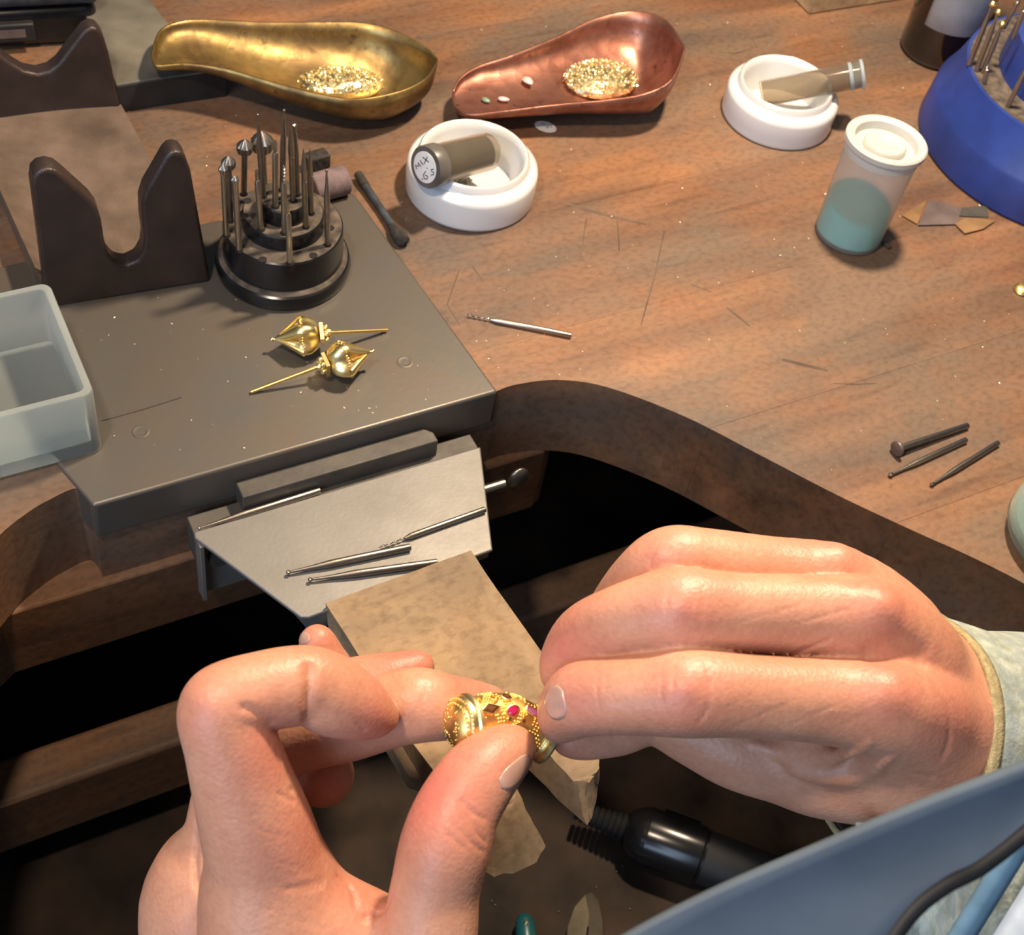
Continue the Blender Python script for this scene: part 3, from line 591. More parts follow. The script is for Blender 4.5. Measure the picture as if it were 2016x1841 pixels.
# handwriting, two lines: MIX / .6's  (strokes in the label's own plane)
A3 = np.array(frame(vb - va, (0, 0, 1)))
cr_ = np.array(RC[:, 0]); cu_ = -np.array(RC[:, 1])
def lab_xy(px, py):
    """a point of the label disc from where the stroke stands on it"""
    nrm = A3[:, 2]; p0_ = va + nrm * -.295; rr = ray(px, py); t = ((p0_ - EYE) @ nrm) / (rr @ nrm); q = A3.T @ (EYE + rr * t - va); return (q[0], q[1], -.295)
def zz(X, Y): return lab_xy(600 + (X + 9) * .3968, (Y + 1) * .3968)
strokes = [[(547, 838), (540, 818), (556, 826), (553, 806), (568, 826)], [(563, 795), (578, 818)], [(576, 778), (606, 804)], [(600, 778), (583, 812)], [(596, 832), (600, 836)], [(572, 886), (577, 890)], [(592, 848), (580, 866), (584, 886), (598, 888), (602, 874), (588, 868)], [(630, 838), (618, 842), (622, 852), (632, 854), (630, 866), (618, 868)]]
obj('handwriting', join(*[tube([zz(*p) for p in st], .022, 6) for st in strokes]), 'ink', lb)
heap('ore_grains', 'small pile of dark metallic grains on the floor of the dish', P(905, 357, .3), .55, .35, .16, .3, 120, 'grains', (.03, .06), 'bur')
v2a, v2b = P(1497, 186, 1.15), P(1697, 146, 2.95)
vial('grey glass vial with a bluish stopper leaning out of a white dish', v2a, v2b, .62, False, 'vialblue')

# ================================================================== FILM CANISTER
cc = np.array([12.75, 50.65, 0]); can = thing('film_canister', cc, 'frosted film canister half full of turquoise powder with a milky lid', 'canister')
can.rotation_euler = (math.radians(-2), math.radians(1), 0)
obj('body', lathe([(1.40, .0), (1.48, .03), (1.52, .12), (1.58, 4.75), (1.50, 4.75), (1.45, .2), (.01, .15)], 56), 'canfrost', can)
obj('powder', xf(lathe([(.01, .18), (1.43, .2), (1.45, 1.75), (1.2, 1.78), (.01, 1.8)], 48), Matrix.Identity(4)), 'turq', can, label='turquoise powder')
obj('powder_surface', lathe([(1.42, 1.79), (1.42, 1.82), (.01, 1.84)], 48), plain('green_powder', (0.26, 0.56, 0.38), .9, 0, .06, 300), can)
for q in can.children:
    if q.name.startswith('powder'):
        for vv in q.data.vertices:
            if vv.co.z > .01: vv.co.z += (-.10 * vv.co.x + .16 * vv.co.y) 
obj('lid', lathe([(1.55, 4.4), (1.62, 4.42), (1.62, 4.78), (1.70, 4.82), (1.78, 4.9), (1.78, 5.12), (1.70, 5.2), (1.52, 5.2), (1.38, 5.1), (1.30, 4.75), (.95, 4.72), (.92, 4.95), (.85, 5.02), (.5, 5.02), (.4, 4.96), (.01, 4.95)], 60), 'lid', can)

# ================================================================== BLUE ORGANISER, BOTTLE, BLOCK, FOIL
ob = np.array([23.2, 60.3, 0]); org = thing('bur_organiser', ob, 'large round blue plastic bur organiser with dusty rings', 'tool stand')
obj('base', lathe([(6.75, 0), (6.85, .15), (6.7, 1.9), (6.6, 2.1), (6.3, 2.7), (6.0, 3.6), (5.88, 4.0), (5.6, 4.0)], 80), 'blue', org); obj('dust_ring', lathe([(5.72, 3.98), (5.72, 4.02), (4.0, 4.02)], 64), 'dust', org); obj('upper_drum', lathe([(4.35, 3.95), (4.25, 6.0), (4.1, 6.1), (3.0, 6.1)], 64), 'blue', org); obj('upper_dust', lathe([(3.9, 6.1), (3.9, 6.12), (.1, 6.12)], 48), 'dust', org)
for tp, bs, z, kind, r, lab, hm in (((1957, 2), (1908, 128), 4.02, 'ball', .16, 'gold-tipped bur standing highest at the edge of the blue organiser', 'gold'), ((1968, 18), (1922, 140), 4.02, 'ball', .15, 'gold-tipped bur standing between two others in the blue organiser', 'gold'),
                              ((1976, 42), (1934, 143), 4.02, 'ball', .15, 'shorter gold-tipped bur beside the bare peg in the blue organiser', 'gold'), ((1945, 128), (1938, 165), 4.02, 'tip', .09, 'short steel peg bur in the blue organiser', None),
                              ((2028, 120), (1984, 210), 4.02, 'tip', .1, 'steel bur leaning in the dusty ring of the blue organiser', None), ((2012, -10), (1975, 55), 6.12, 'tip', .1, 'steel bur on the upper drum of the blue organiser', None), ((2022, 5), (1995, 75), 6.12, 'tip', .1, 'second steel bur on the upper drum of the blue organiser', None)):
    b0 = P(*bs, z); zs = np.arange(z + .8, z + 4.6, .05); tpt = min([P(*tp, k) for k in zs], key=lambda p: np.hypot(*(p - b0)[:2])); bur('rotary_bur', lab, 'burs in the blue organiser', b0, tpt, kind, r, False, headmat=hm)
bt = np.array([17.55, 67.2, 0]); bo = thing('bottle', bt, 'dark brown round bottle with pale grey label behind the blue organiser', 'bottle')
obj('glass', lathe([(1.7, 0), (1.85, .1), (1.95, .4), (1.95, 9.5), (1.8, 10.4), (1.2, 11.2), (1.1, 12), (1.1, 12.8)], 56), 'bottle', bo)
lv = []; lf = []
a0 = math.atan2(-bt[1], -bt[0]); 
for i in range(17):
    a = a0 - .55 + 1.75 * i / 16
    for z in (2.2, 8.5): lv.append((1.975 * math.cos(a), 1.975 * math.sin(a), z))
for i in range(16): lf.append((2 * i, 2 * i + 2, 2 * i + 3, 2 * i + 1))
o = obj('label', (lv, lf), 'label', bo); o.modifiers.new('s', 'SOLIDIFY').thickness = .015 * S
bk0 = P(1628, 24, 0); bk1 = P(1790, -2, 0); bd = bk1 - bk0
o = obj('wood_block', box(-1.2, 8, 0, 4, 0, 2.5), 'pinwood', None, bk0, (0, 0, math.atan2(bd[1], bd[0])), bevel=.12); tag(o, 'rough wooden block at the back of the bench near the bottle', 'block')
for nm, pts, mt, z, lab in (('metal_offcut', [(1808, 443), (1830, 392), (1893, 410), (1884, 441)], 'greyfoil', .10, 'purple-grey square metal sheet offcut beside the blue organiser'), ('metal_offcut', [(1880, 440), (1903, 428), (1960, 434), (1936, 450), (1900, 459)], 'copperfoil', .12, 'tan pointed metal offcut beside the blue organiser'),
                        ('metal_offcut', [(1886, 424), (1894, 409), (1945, 404), (1946, 427), (1903, 426)], 'darksteel', .06, 'dark metal offcut between the tan and purple-grey pieces'), ('metal_offcut', [(1776, 424), (1824, 394), (1806, 441)], 'copperfoil', .08, 'orange triangular metal offcut beside the purple-grey sheet')):
    q = [P(*p, z) for p in pts]; c = np.mean(q, axis=0); o = obj(nm, prism([(p[0] - c[0], p[1] - c[1]) for p in q], -.05, 0), mt, None, (c[0], c[1], z)); tag(o, lab, 'metal scrap', 'metal offcuts')
o = obj('pin_offcut', tube([P(1737, 473, .08), P(1752, 489, .08)], .09, 10), 'darksteel'); tag(o, 'tiny dark metal peg lying at the foot of the canister', 'metal scrap')
q = P(2012, 572, 0); o = obj('brass_stud', lathe([(.35, 0), (.42, .06), (.36, .16), (.2, .24), (.01, .26)], 28), 'gold', None, q); tag(o, 'small round brass stud lying on the bare wood', 'stud')
q = np.array([21.35, 35.0, 0]); jar = thing('glass_jar', q, 'pale green round glass jar standing on the bench beside the ball burs', 'jar')
obj('glass', lathe([(2.2, 0), (2.55, .15), (2.75, .6), (2.7, 1.3), (2.35, 1.9), (2.2, 2.4), (2.2, 3.6), (2.05, 3.6), (2.05, 2.4), (2.2, 1.8), (2.5, 1.2), (2.5, .6), (2.2, .3), (.01, .25)], 64), 'jar', jar)
obj('contents', lathe([(.01, .28), (2.15, .32), (2.45, .65), (2.48, 1.0), (.01, 1.02)], 48), plain('pale_green_fill', (0.30, 0.42, 0.38), .7), jar)

# ================================================================== SMALL THINGS BY THE STAND
a, b = P(614, 372, .72), P(682, 353, .72); o = obj('rubber_cylinder', xf(lathe([(.60, 0), (.64, .05), (.64, 1.55), (.60, 1.6)], 36), Matrix.Translation(Vector(a)) @ frame(b - a).to_4x4()), 'mauve'); tag(o, 'mauve rubber polishing cylinder lying behind the bur stand', 'polishing cylinder')
a, b = P(602, 322, .4), P(650, 308, .4); o = obj('rubber_offcut', xf(box(-.34, .34, -.32, .32, 0, 1.05), Matrix.Translation(Vector(a)) @ frame(b - a, (0, 0, 1)).to_4x4()), 'char', bevel=.05); tag(o, 'short dark rubber piece lying behind the mauve cylinder', 'rubber piece')
st = thing('charred_swab', P(750, 412, .2), 'blue-black burnt swab stick with a charred bulb between stand and dish', 'swab'); c = P(750, 412, .2)
path = [P(706, 345, .25), P(720, 368, .22), P(750, 412, .2), P(775, 450, .22)]; obj('stick', tube([p - c for p in path], [.20, .19, .17, .18], 16), 'stick', st); obj('sooty_end', tube([p - c for p in (P(705, 343, .25), P(712, 355, .24), P(720, 368, .22))], [.19, .215, .205], 14), 'char', st)
obj('bulb', tube([p - c for p in (P(772, 446, .24), P(779, 457, .27), P(789, 468, .29), P(795, 476, .28), P(798, 480, .27))], [.19, .27, .33, .28, .12], 16), 'char', st)
o = obj('steel_wire', tube([P(200, 828, .15), P(280, 806, .15), P(357, 782, .15)], .014, 6), 'burdark'); tag(o, 'hair-thin steel wire lying on the plate beside the frosted box', 'wire')

# frosted open box
gb = thing('plastic_box', P(198, 889, .12), 'frosted clear plastic open box on the corner of the steel plate', 'box', rz=BA)
def rrect(x0, x1, y0, y1, r, n=6):
    out = []
    for cx, cy, a in ((x1 - r, y0 + r, -90), (x1 - r, y1 - r, 0), (x0 + r, y1 - r, 90), (x0 + r, y0 + r, 180)):
        for k in range(n + 1): t = math.radians(a + 90 * k / n); out.append((cx + r * math.cos(t), cy + r * math.sin(t)))
    return out
def loft(rings, close=True):
    v = []; f = []; n = len(rings[0][0])
    for pl_, z in rings: v += [(x, y, z) for x, y in pl_]
    for i in range(len(rings) - 1):
        for k in range(n): f.append((i * n + k, i * n + (k + 1) % n, (i + 1) * n + (k + 1) % n, (i + 1) * n + k))
    f.append(tuple(range(n))[::-1]); f.append(tuple((len(rings) - 1) * n + k for k in range(n))); return v, f
gbx0, gbx1, gy0, gy1 = -9.0, .1, -.05, 5.75
obj('box_shell', loft([(rrect(gbx0 + .1, gbx1 - .1, gy0 + .1, gy1 - .1, .3), 0), (rrect(gbx0, gbx1, gy0, gy1, .35), .1), (rrect(gbx0, gbx1, gy0, gy1, .35), 2.98), (rrect(gbx0 + .04, gbx1 - .04, gy0 + .04, gy1 - .04, .33), 3.05), (rrect(gbx0 + .26, gbx1 - .26, gy0 + .26, gy1 - .26, .25), 3.05), (rrect(gbx0 + .3, gbx1 - .3, gy0 + .3, gy1 - .3, .22), 2.98), (rrect(gbx0 + .3, gbx1 - .3, gy0 + .3, gy1 - .3, .22), .45), (rrect(gbx0 + .5, gbx1 - .5, gy0 + .5, gy1 - .5, .15), .3)]), 'frost', gb)

# ================================================================== GOLD EARRINGS
def earring(label, centre, apex, stem):
    """centre of the bulb, apex of the cone, end of the stem (world)"""
    c = np.array(centre); ax = np.array(apex) - c; La = float(np.linalg.norm(ax)); t = thing('gold_earring', c, label, 'earring', 'pair of gold earrings'); R = frame(ax); t.rotation_euler = R.to_euler(); Rn = np.array(R)
    rb = .80; v = []; f = []; seg = 48; prof = [(.02, -.62), (.30, -.60), (.62, -.48), (.80, -.25), (.86, -.05), (.84, .12)]
    def lobe(a): return 1 + .16 * math.cos(4 * a)
    for r, z in prof:
        for k in range(seg): a = 2 * math.pi * k / seg; v.append((r * rb * lobe(a) * math.cos(a), r * rb * lobe(a) * math.sin(a), z))
    n = 10
    for i in range(1, n + 1):
        s = i / n
        for k in range(seg):
            a = 2 * math.pi * k / seg; w = math.cos(4 * a); r = .84 * rb * (1 - s) ** 1.05 * (1 + .16 * w * (1 - s)) * (1 - (.35 if w < -.2 else 0) * (1 - s) * min(1, s * 5)) + .03
            v.append((r * math.cos(a), r * math.sin(a), .12 + (La - .12) * s))
    m = len(prof) + n
    for i in range(m - 1):
        for k in range(seg): f.append((i * seg + k, i * seg + (k + 1) % seg, (i + 1) * seg + (k + 1) % seg, (i + 1) * seg + k))
    f.append(tuple(range(seg))[::-1]); f.append(tuple((m - 1) * seg + k for k in range(seg)))
    bulb = obj('bulb', (v, f), 'goldpale', t, angle=55)
    for q in range(4):
        a = math.pi / 2 * q + math.pi / 4; g = []
        for s_ in (-1, 1):           # raised wires along each window of the cone and the beaded arch
            g.append(tube([((.92 * rb * (1 - s) + .02) * math.cos(a + s_ * .52 * (1 - s * .7)), (.92 * rb * (1 - s) + .02) * math.sin(a + s_ * .52 * (1 - s * .7)), .05 + (La - .1) * s) for s in (0, .2, .4, .6, .8)], [.06, .055, .045, .035, .02], 8))
        obj('ridge_wires', join(*g), 'gold', t)
        obj('beaded_arch', join(*[ball(.055, 8, 5, c=(.80 * rb * math.cos(a + .16 * k), .80 * rb * math.sin(a + .16 * k), .06 - .03 * k * k * .3)) for k in range(-3, 4)]), 'gold', t)
        obj('petal', tube([(.72 * rb * (1 - s) * math.cos(a) + .01, .72 * rb * (1 - s) * math.sin(a), .1 + (La - .1) * s) for s in (.05, .25, .5, .7)], [.05, .05, .035, .015], 8), 'gold', t)
    obj('tip_bead', join(ball(.085, 12, 8, c=(0, 0, La + .05)), lathe([(.06, La - .12), (.07, La - .06), (.05, La)], 12)), 'goldpale', t)
    obj('collar', join(at(box(-.34, .34, -.34, .34, 0, .14), 0, 0, -.78), *[ball(.11, 10, 6, c=(.26 * math.cos(k * math.pi / 3), .26 * math.sin(k * math.pi / 3), -.86)) for k in range(6)], lathe([(.14, -1.05), (.2, -.95), (.18, -.8)], 16)), 'goldpale', t)
    e = Rn.T @ (np.array(stem) - c); mid = np.array([0, 0, -1.0]); obj('stem', tube(crom([mid, mid * .5 + e * .5 + np.array([0, 0, .0]), e], 6), .07, 12), 'gold', t)
    return t
earring('gold bud earring pointing at the frosted box, its stem towards the loose bur', P(598, 661, .92), P(538, 668, .75), P(762, 650, .22))
earring('gold bud earring pointing at the screw head, its copper-ended stem towards the plate edge', P(676, 708, .92), P(732, 692, 1.0), P(494, 772, .20))

# ================================================================== LOOSE SPECKS ON THE BENCH (nobody could count them)
gs = []
for _ in range(330):
    px, py = random.uniform(100, 2000), random.uniform(30, 1000); 
    q = BL(px, py); 
    if py > 760 and px < 1950: 
        if not (q[0] > 0 and q[1] > np.interp(q[0], [p[0] for p in rc], [p[1] for p in rc]) + .3) and not (-15 < q[0] < -.3 and .3 < q[1] < 12): continue
    w = P(px, py, .13 if (-15.5 < q[0] < -1 and 0 < q[1] < 12) else .005); r = random.uniform(.012, .038)
    R = Matrix.Rotation(random.uniform(0, 6), 3, 'Z'); gs.append(([tuple(R @ Vector((x * r * random.uniform(.8, 2.2), y * r, z * r * .5)) + Vector(w)) for x, y, z in ((1, 0, 0), (-1, 0, 0), (0, 1, 0), (0, -1, 0), (0, 0, 1))], [(0, 2, 4), (2, 1, 4), (1, 3, 4), (3, 0, 4), (0, 3, 1, 2)]))
o = obj('metal_filings', join(*gs), plain('filings', (0.62, 0.52, 0.42), .4, .3, .5, 500)); tag(o, 'fine bright metal filings scattered over bench top and plate', 'filings', None, 'stuff')
#PART3
# ================================================================== HANDS (one continuous surface each, from a smooth distance field)
def cone_sd(X, Y, Z, a, b, ra, rb):
    ab = b - a; l2 = ab @ ab; px, py, pz = X - a[0], Y - a[1], Z - a[2]
    t = np.clip((px * ab[0] + py * ab[1] + pz * ab[2]) / max(l2, 1e-9), 0, 1)
    dx = px - t * ab[0]; dy = py - t * ab[1]; dz = pz - t * ab[2]
    return np.sqrt(dx * dx + dy * dy + dz * dz) - (ra + (rb - ra) * t)
def smin(a, b, k):
    h = np.clip(0.5 + 0.5 * (b - a) / k, 0, 1); return b + (a - b) * h - k * h * (1 - h)
def chain(pts, n=5):
    """(px, py, depth, radius) control points -> dense (x, y, z, r)"""
    q = [np.append(D(p[0], p[1], p[2]), p[3]) for p in pts]; return crom(q, n)
class Hand:
    def __init__(self, fingers, palm, kf=.10, kp=.55, kpp=.8):
        self.fing = [chain(f) for f in fingers]; self.palm = [chain(f, 4) for f in palm]; self.kf, self.kp, self.kpp = kf, kp, kpp
    def field(self, X, Y, Z):
        big = np.full(np.shape(X), 3.0); flat = np.ndim(X) == 3
        def chain_field(ch, k, base):
            for a, b in zip(ch[:-1], ch[1:]):
                if flat:
                    lo = np.minimum(a[:3] - a[3], b[:3] - b[3]) - 1.3; hi = np.maximum(a[:3] + a[3], b[:3] + b[3]) + 1.3
                    sl = tuple(slice(max(0, int((lo[i] - self.o[i]) / self.h)), max(0, int((hi[i] - self.o[i]) / self.h) + 2)) for i in range(3))
                    if base[sl].size: base[sl] = smin(base[sl], cone_sd(X[sl], Y[sl], Z[sl], a[:3], b[:3], a[3], b[3]), k)
                else: base = smin(base, cone_sd(X, Y, Z, a[:3], b[:3], a[3], b[3]), k)
            return base
        d = big.copy()
        for ch in self.fing:
            f = chain_field(ch, .06, big.copy()); d = smin(d, f, self.kf)
        p = big.copy()
        for ch in self.palm: p = chain_field(ch, self.kpp, p)
        return smin(d, p, self.kp)
    def at(self, pts):
        pts = np.asarray(pts, float); return self.field(pts[:, 0], pts[:, 1], pts[:, 2])
    def surf(self, px, py):
        """where the sight line first meets the skin"""
        dr = ray(px, py); Zs = np.linspace(26, 44, 700); pts = EYE + np.outer(Zs, dr); d = self.at(pts); i = np.argmax(d < 0)
        return pts[i] if d[i] < 0 else None
    def normal(self, p):
        e = .02; o = np.array([[e, 0, 0], [-e, 0, 0], [0, e, 0], [0, -e, 0], [0, 0, e], [0, 0, -e]]); d = self.at(p + o); n = np.array([d[0] - d[1], d[2] - d[3], d[4] - d[5]]); return n / np.linalg.norm(n)
    def build(self, h, clip=None):
        allp = np.array([p for c in self.fing + self.palm for p in c]); lo = (allp[:, :3] - allp[:, 3:4]).min(0) - .5; hi = (allp[:, :3] + allp[:, 3:4]).max(0) + .5
        if clip is not None: lo = np.maximum(lo, clip[0]); hi = np.minimum(hi, clip[1])
        self.o, self.h = lo, h; n = np.ceil((hi - lo) / h).astype(int) + 1
        X, Y, Z = np.meshgrid(*[lo[i] + h * np.arange(n[i]) for i in range(3)], indexing='ij', sparse=False)
        G = self.field(X, Y, Z)
        G[0] = G[-1] = 1; G[:, 0] = 1; G[:, -1] = 1; G[:, :, 0] = 1; G[:, :, -1] = 1
        s = G < 0
        c = np.zeros(tuple(n - 1), int)
        for dx in (0, 1):
            for dy in (0, 1):
                for dz in (0, 1): c += s[dx:n[0] - 1 + dx, dy:n[1] - 1 + dy, dz:n[2] - 1 + dz]
        act = np.argwhere((c > 0) & (c < 8)); idx = -np.ones(tuple(n - 1), int); idx[tuple(act.T)] = np.arange(len(act))
        acc = np.zeros((len(act), 3)); cnt = np.zeros(len(act))
        cor = [(i, j, k) for i in (0, 1) for j in (0, 1) for k in (0, 1)]
        for a in range(8):
            for b in range(a + 1, 8):
                A, B = np.array(cor[a]), np.array(cor[b])
                if abs(A - B).sum() != 1: continue
                ga = G[tuple((act + A).T)]; gb = G[tuple((act + B).T)]; m = (ga < 0) != (gb < 0); t = np.where(m, ga / np.where(m, ga - gb, 1), 0)
                acc += np.where(m[:, None], A + (B - A) * t[:, None], 0); cnt += m
        V = lo + (act + acc / cnt[:, None]) * h; Q = []
        for ax in range(3):
            u, v = [(1, 2), (2, 0), (0, 1)][ax]; sa = [slice(None)] * 3; sb = [slice(None)] * 3; sa[ax] = slice(0, -1); sb[ax] = slice(1, None)
            e = np.argwhere(s[tuple(sa)] != s[tuple(sb)]); e = e[(e[:, u] > 0) & (e[:, v] > 0) & (e[:, u] < n[u] - 1) & (e[:, v] < n[v] - 1)]
            fl = s[tuple(e.T)]; U = np.zeros(3, int); U[u] = 1; W = np.zeros(3, int); W[v] = 1
            q = np.stack([idx[tuple((e - U - W).T)], idx[tuple((e - W).T)], idx[tuple(e.T)], idx[tuple((e - U).T)]], 1); q[~fl] = q[~fl][:, ::-1]; Q.append(q)
        Q = np.concatenate(Q); Q = Q[(Q >= 0).all(1)]
        return V, Q
def vnormals(V, Q):
    n = np.cross(V[Q[:, 2]] - V[Q[:, 0]], V[Q[:, 3]] - V[Q[:, 1]]); N_ = np.zeros_like(V)
    for k in range(4): np.add.at(N_, Q[:, k], n)
    return N_ / np.maximum(np.linalg.norm(N_, axis=1), 1e-9)[:, None]
def smooth_mesh(V, Q, it, lam=.5):
    E = np.concatenate([Q[:, [0, 1]], Q[:, [1, 2]], Q[:, [2, 3]], Q[:, [3, 0]]]); 
    for _ in range(it):
        A = np.zeros_like(V); c = np.zeros(len(V)); np.add.at(A, E[:, 0], V[E[:, 1]]); np.add.at(A, E[:, 1], V[E[:, 0]]); np.add.at(c, E[:, 0], 1); np.add.at(c, E[:, 1], 1); V = V + lam * (A / c[:, None] - V)
    return V
def crease(hand, V, Nn, lines):
    """press folds and raise pads: (points on the skin, width, depth)"""
    off = np.zeros(len(V))
    for pts, w, dep in lines:
        q = [hand.surf(*p) for p in pts]; q = [p for p in q if p is not None]
        if len(q) == 1: q = q * 2
        if len(q) < 2: continue
        if len(pts) > 1: q = crom(q, 4)
        q = np.array(q); lo = q.min(0) - 3 * w; hi = q.max(0) + 3 * w; m = ((V > lo) & (V < hi)).all(1); ii = np.where(m)[0]; best = np.full(len(ii), 1e9); tt = np.zeros(len(ii))
        for k in range(max(1, len(q) - 1)):
            a = q[k]; b = q[min(k + 1, len(q) - 1)]; ab = b - a; t = np.clip(((V[ii] - a) @ ab) / max(ab @ ab, 1e-9), 0, 1); dd = np.linalg.norm(V[ii] - a - t[:, None] * ab, axis=1); u = dd < best; best = np.where(u, dd, best); tt = np.where(u, (k + t) / max(1, len(q) - 1), tt)
        fade = 1.0 if len(pts) == 1 else np.clip(np.minimum(tt, 1 - tt) * 5 + .15, 0, 1)
        off[ii] += -dep * (1.7 if 0 < dep < .04 else 1.0) * np.exp(-(best / w) ** 2) * fade
    return V + Nn * off[:, None]
skin, nt, bs_ = newmat('skin'); Lk = nt.links
mp = coords(nt, kind='Object'); n1 = N(nt, 'ShaderNodeTexNoise', Scale=45.0, Detail=5.0); Lk.new(mp.outputs[0], n1.inputs['Vector'])
r1 = ramp(nt, [(.3, (0.50, 0.228, 0.142)), (.7, (0.62, 0.322, 0.212))]); Lk.new(n1.outputs[0], r1.inputs[0])
att = nt.nodes.new('ShaderNodeAttribute'); att.attribute_name = 'flush'; att.attribute_type = 'GEOMETRY'
ck = mixc(nt, att.outputs['Fac'], r1.outputs[0], (0.56, 0.165, 0.125))
n2 = N(nt, 'ShaderNodeTexNoise', Scale=600.0, Detail=3.0); Lk.new(mp.outputs[0], n2.inputs['Vector']); r2 = ramp(nt, [(.3, (.86, .80, .76)), (.6, (1, 1, 1))]); Lk.new(n2.outputs[0], r2.inputs[0])
ck = mixc(nt, .6, ck, r2.outputs[0], 'MULTIPLY'); Lk.new(ck, bs_.inputs['Base Color'])
bs_.inputs['Roughness'].default_value = .46; bs_.inputs['Subsurface Weight'].default_value = .35; bs_.inputs['Subsurface Radius'].default_value = (1.0, .32, .16); bs_.inputs['Subsurface Scale'].default_value = .0032; bs_.inputs['Specular IOR Level'].default_value = .45
vo = N(nt, 'ShaderNodeTexVoronoi', Scale=900.0); Lk.new(mp.outputs[0], vo.inputs['Vector']); n3 = N(nt, 'ShaderNodeTexNoise', Scale=260.0, Detail=4.0); Lk.new(mp.outputs[0], n3.inputs['Vector'])
ad = N(nt, 'ShaderNodeMath', operation='ADD'); Lk.new(vo.outputs[0], ad.inputs[0]); Lk.new(n3.outputs[0], ad.inputs[1])
bpn = N(nt, 'ShaderNodeBump', Strength=.16, Distance=.0005); Lk.new(ad.outputs[0], bpn.inputs['Height']); Lk.new(bpn.outputs[0], bs_.inputs['Normal'])
MT['skin'] = skin
person = thing('person', D(1300, 2400, 44), 'person in pale green shirt holding a gold ring with both hands', 'person')
PB = np.array(person.location) / S
def hand_object(name, hand, h, creases, flush, smooth_it=2, clip=None, label=None):
    V, Q = hand.build(h, clip); V = smooth_mesh(V, Q, smooth_it); Nn = vnormals(V, Q); Nn = smooth_mesh(Nn, Q, 1); V = crease(hand, V, Nn, creases)
    me = bpy.data.meshes.new(name); me.from_pydata(((V - PB) * S).tolist(), [], Q.tolist()); me.materials.append(skin); me.polygons.foreach_set('use_smooth', [True] * len(me.polygons))
    fl = np.zeros(len(V))
    for px, py, r, a in flush:
        c = hand.surf(px, py)
        if c is not None: fl = np.maximum(fl, a * np.exp(-(np.linalg.norm(V - c, axis=1) / r) ** 2))
    at_ = me.attributes.new('flush', 'FLOAT', 'POINT'); at_.data.foreach_set('value', fl.astype(np.float32)); me.update()
    o = bpy.data.objects.new(name, me); COL.objects.link(o); o.parent = person
    if label: o['label'] = label
    return o
def nail(hand, parent, px, py, along_px, wid, length, thick=.012, side=None):
    """nail plate lying on the skin at (px,py); along_px is a second point towards the fingertip"""
    c = hand.surf(px, py); n = hand.normal(c) if side is None else np.array(side); e = hand.surf(*along_px); t = (e - c if e is not None else D(*along_px, 35) - c); t = t - n * (t @ n); t /= np.linalg.norm(t); w = np.cross(n, t); v = []; f = []; NU, NV = 10, 8
    for i in range(NU + 1):
        for j in range(NV + 1):
            a = (i / NU - .5) * length; b = (j / NV - .5) * wid
            b *= (1 - abs(2 * i / NU - 1) ** 3.2 * .62)
            v.append(c + t * a + w * b + n * .25)
    v = np.array(v)
    def grad(q):
        e = .015; g_ = np.stack([hand.at(q + np.eye(3)[k] * e) - hand.at(q - np.eye(3)[k] * e) for k in range(3)], 1); return g_ / np.maximum(np.linalg.norm(g_, axis=1), 1e-6)[:, None]
    v = v - n * .2
    for _ in range(5): v = v - grad(v) * (np.clip(hand.at(v), -.3, .3))[:, None]
    v = v + grad(v) * thick - PB
    for i in range(NU):
        for j in range(NV): k = i * (NV + 1) + j; f.append((k, k + 1, k + NV + 2, k + NV + 1))
    o = obj('finger_nail', (v, f), 'nail', parent, angle=80); md = o.modifiers.new('s', 'SOLIDIFY'); md.thickness = .06 * S; md.offset = -1
    return o
# ---- right hand (reaching in from the right)
R_index = [(1800, 1405, 34.9, 1.25), (1745, 1392, 34.2, 1.22), (1620, 1380, 33.9, 1.04), (1470, 1370, 33.5, .99), (1360, 1364, 33.3, 1.06), (1310, 1366, 33.4, 1.0), (1220, 1370, 33.8, .93), (1152, 1374, 34.4, .92), (1118, 1398, 35.0, .76), (1103, 1420, 35.4, .55)]
R_middle = [(1790, 1290, 35.6, 1.25), (1706, 1228, 34.9, 1.18), (1580, 1212, 34.6, 1.02), (1440, 1206, 34.2, .97), (1345, 1202, 34.0, 1.06), (1300, 1206, 34.1, 1.0), (1225, 1226, 34.6, .93), (1160, 1258, 35.4, .92), (1120, 1300, 36.1, .74), (1106, 1328, 36.5, .55)]
R_ring = [(1760, 1240, 37.0, 1.15), (1650, 1160, 36.4, 1.12), (1500, 1128, 36.0, .96), (1380, 1112, 35.5, .93), (1318, 1114, 35.4, .98), (1265, 1150, 36.0, .90), (1222, 1205, 36.9, .86), (1190, 1250, 37.7, .72), (1170, 1285, 38.3, .55)]
R_little = [(1720, 1230, 38.6, 1.0), (1610, 1150, 38.2, .92), (1480, 1140, 38.0, .80), (1390, 1142, 38.0, .82), (1340, 1190, 38.8, .72), (1310, 1240, 39.6, .60), (1295, 1270, 40.1, .45)]
R_thumb = [(1122, 1452, 36.6, .50), (1150, 1446, 36.8, .66), (1215, 1428, 37.2, .80), (1290, 1398, 37.4, .92), (1380, 1432, 37.4, 1.10), (1470, 1470, 37.3, 1.22), (1600, 1500, 37.2, 1.25), (1740, 1500, 37.2, 1.4)]
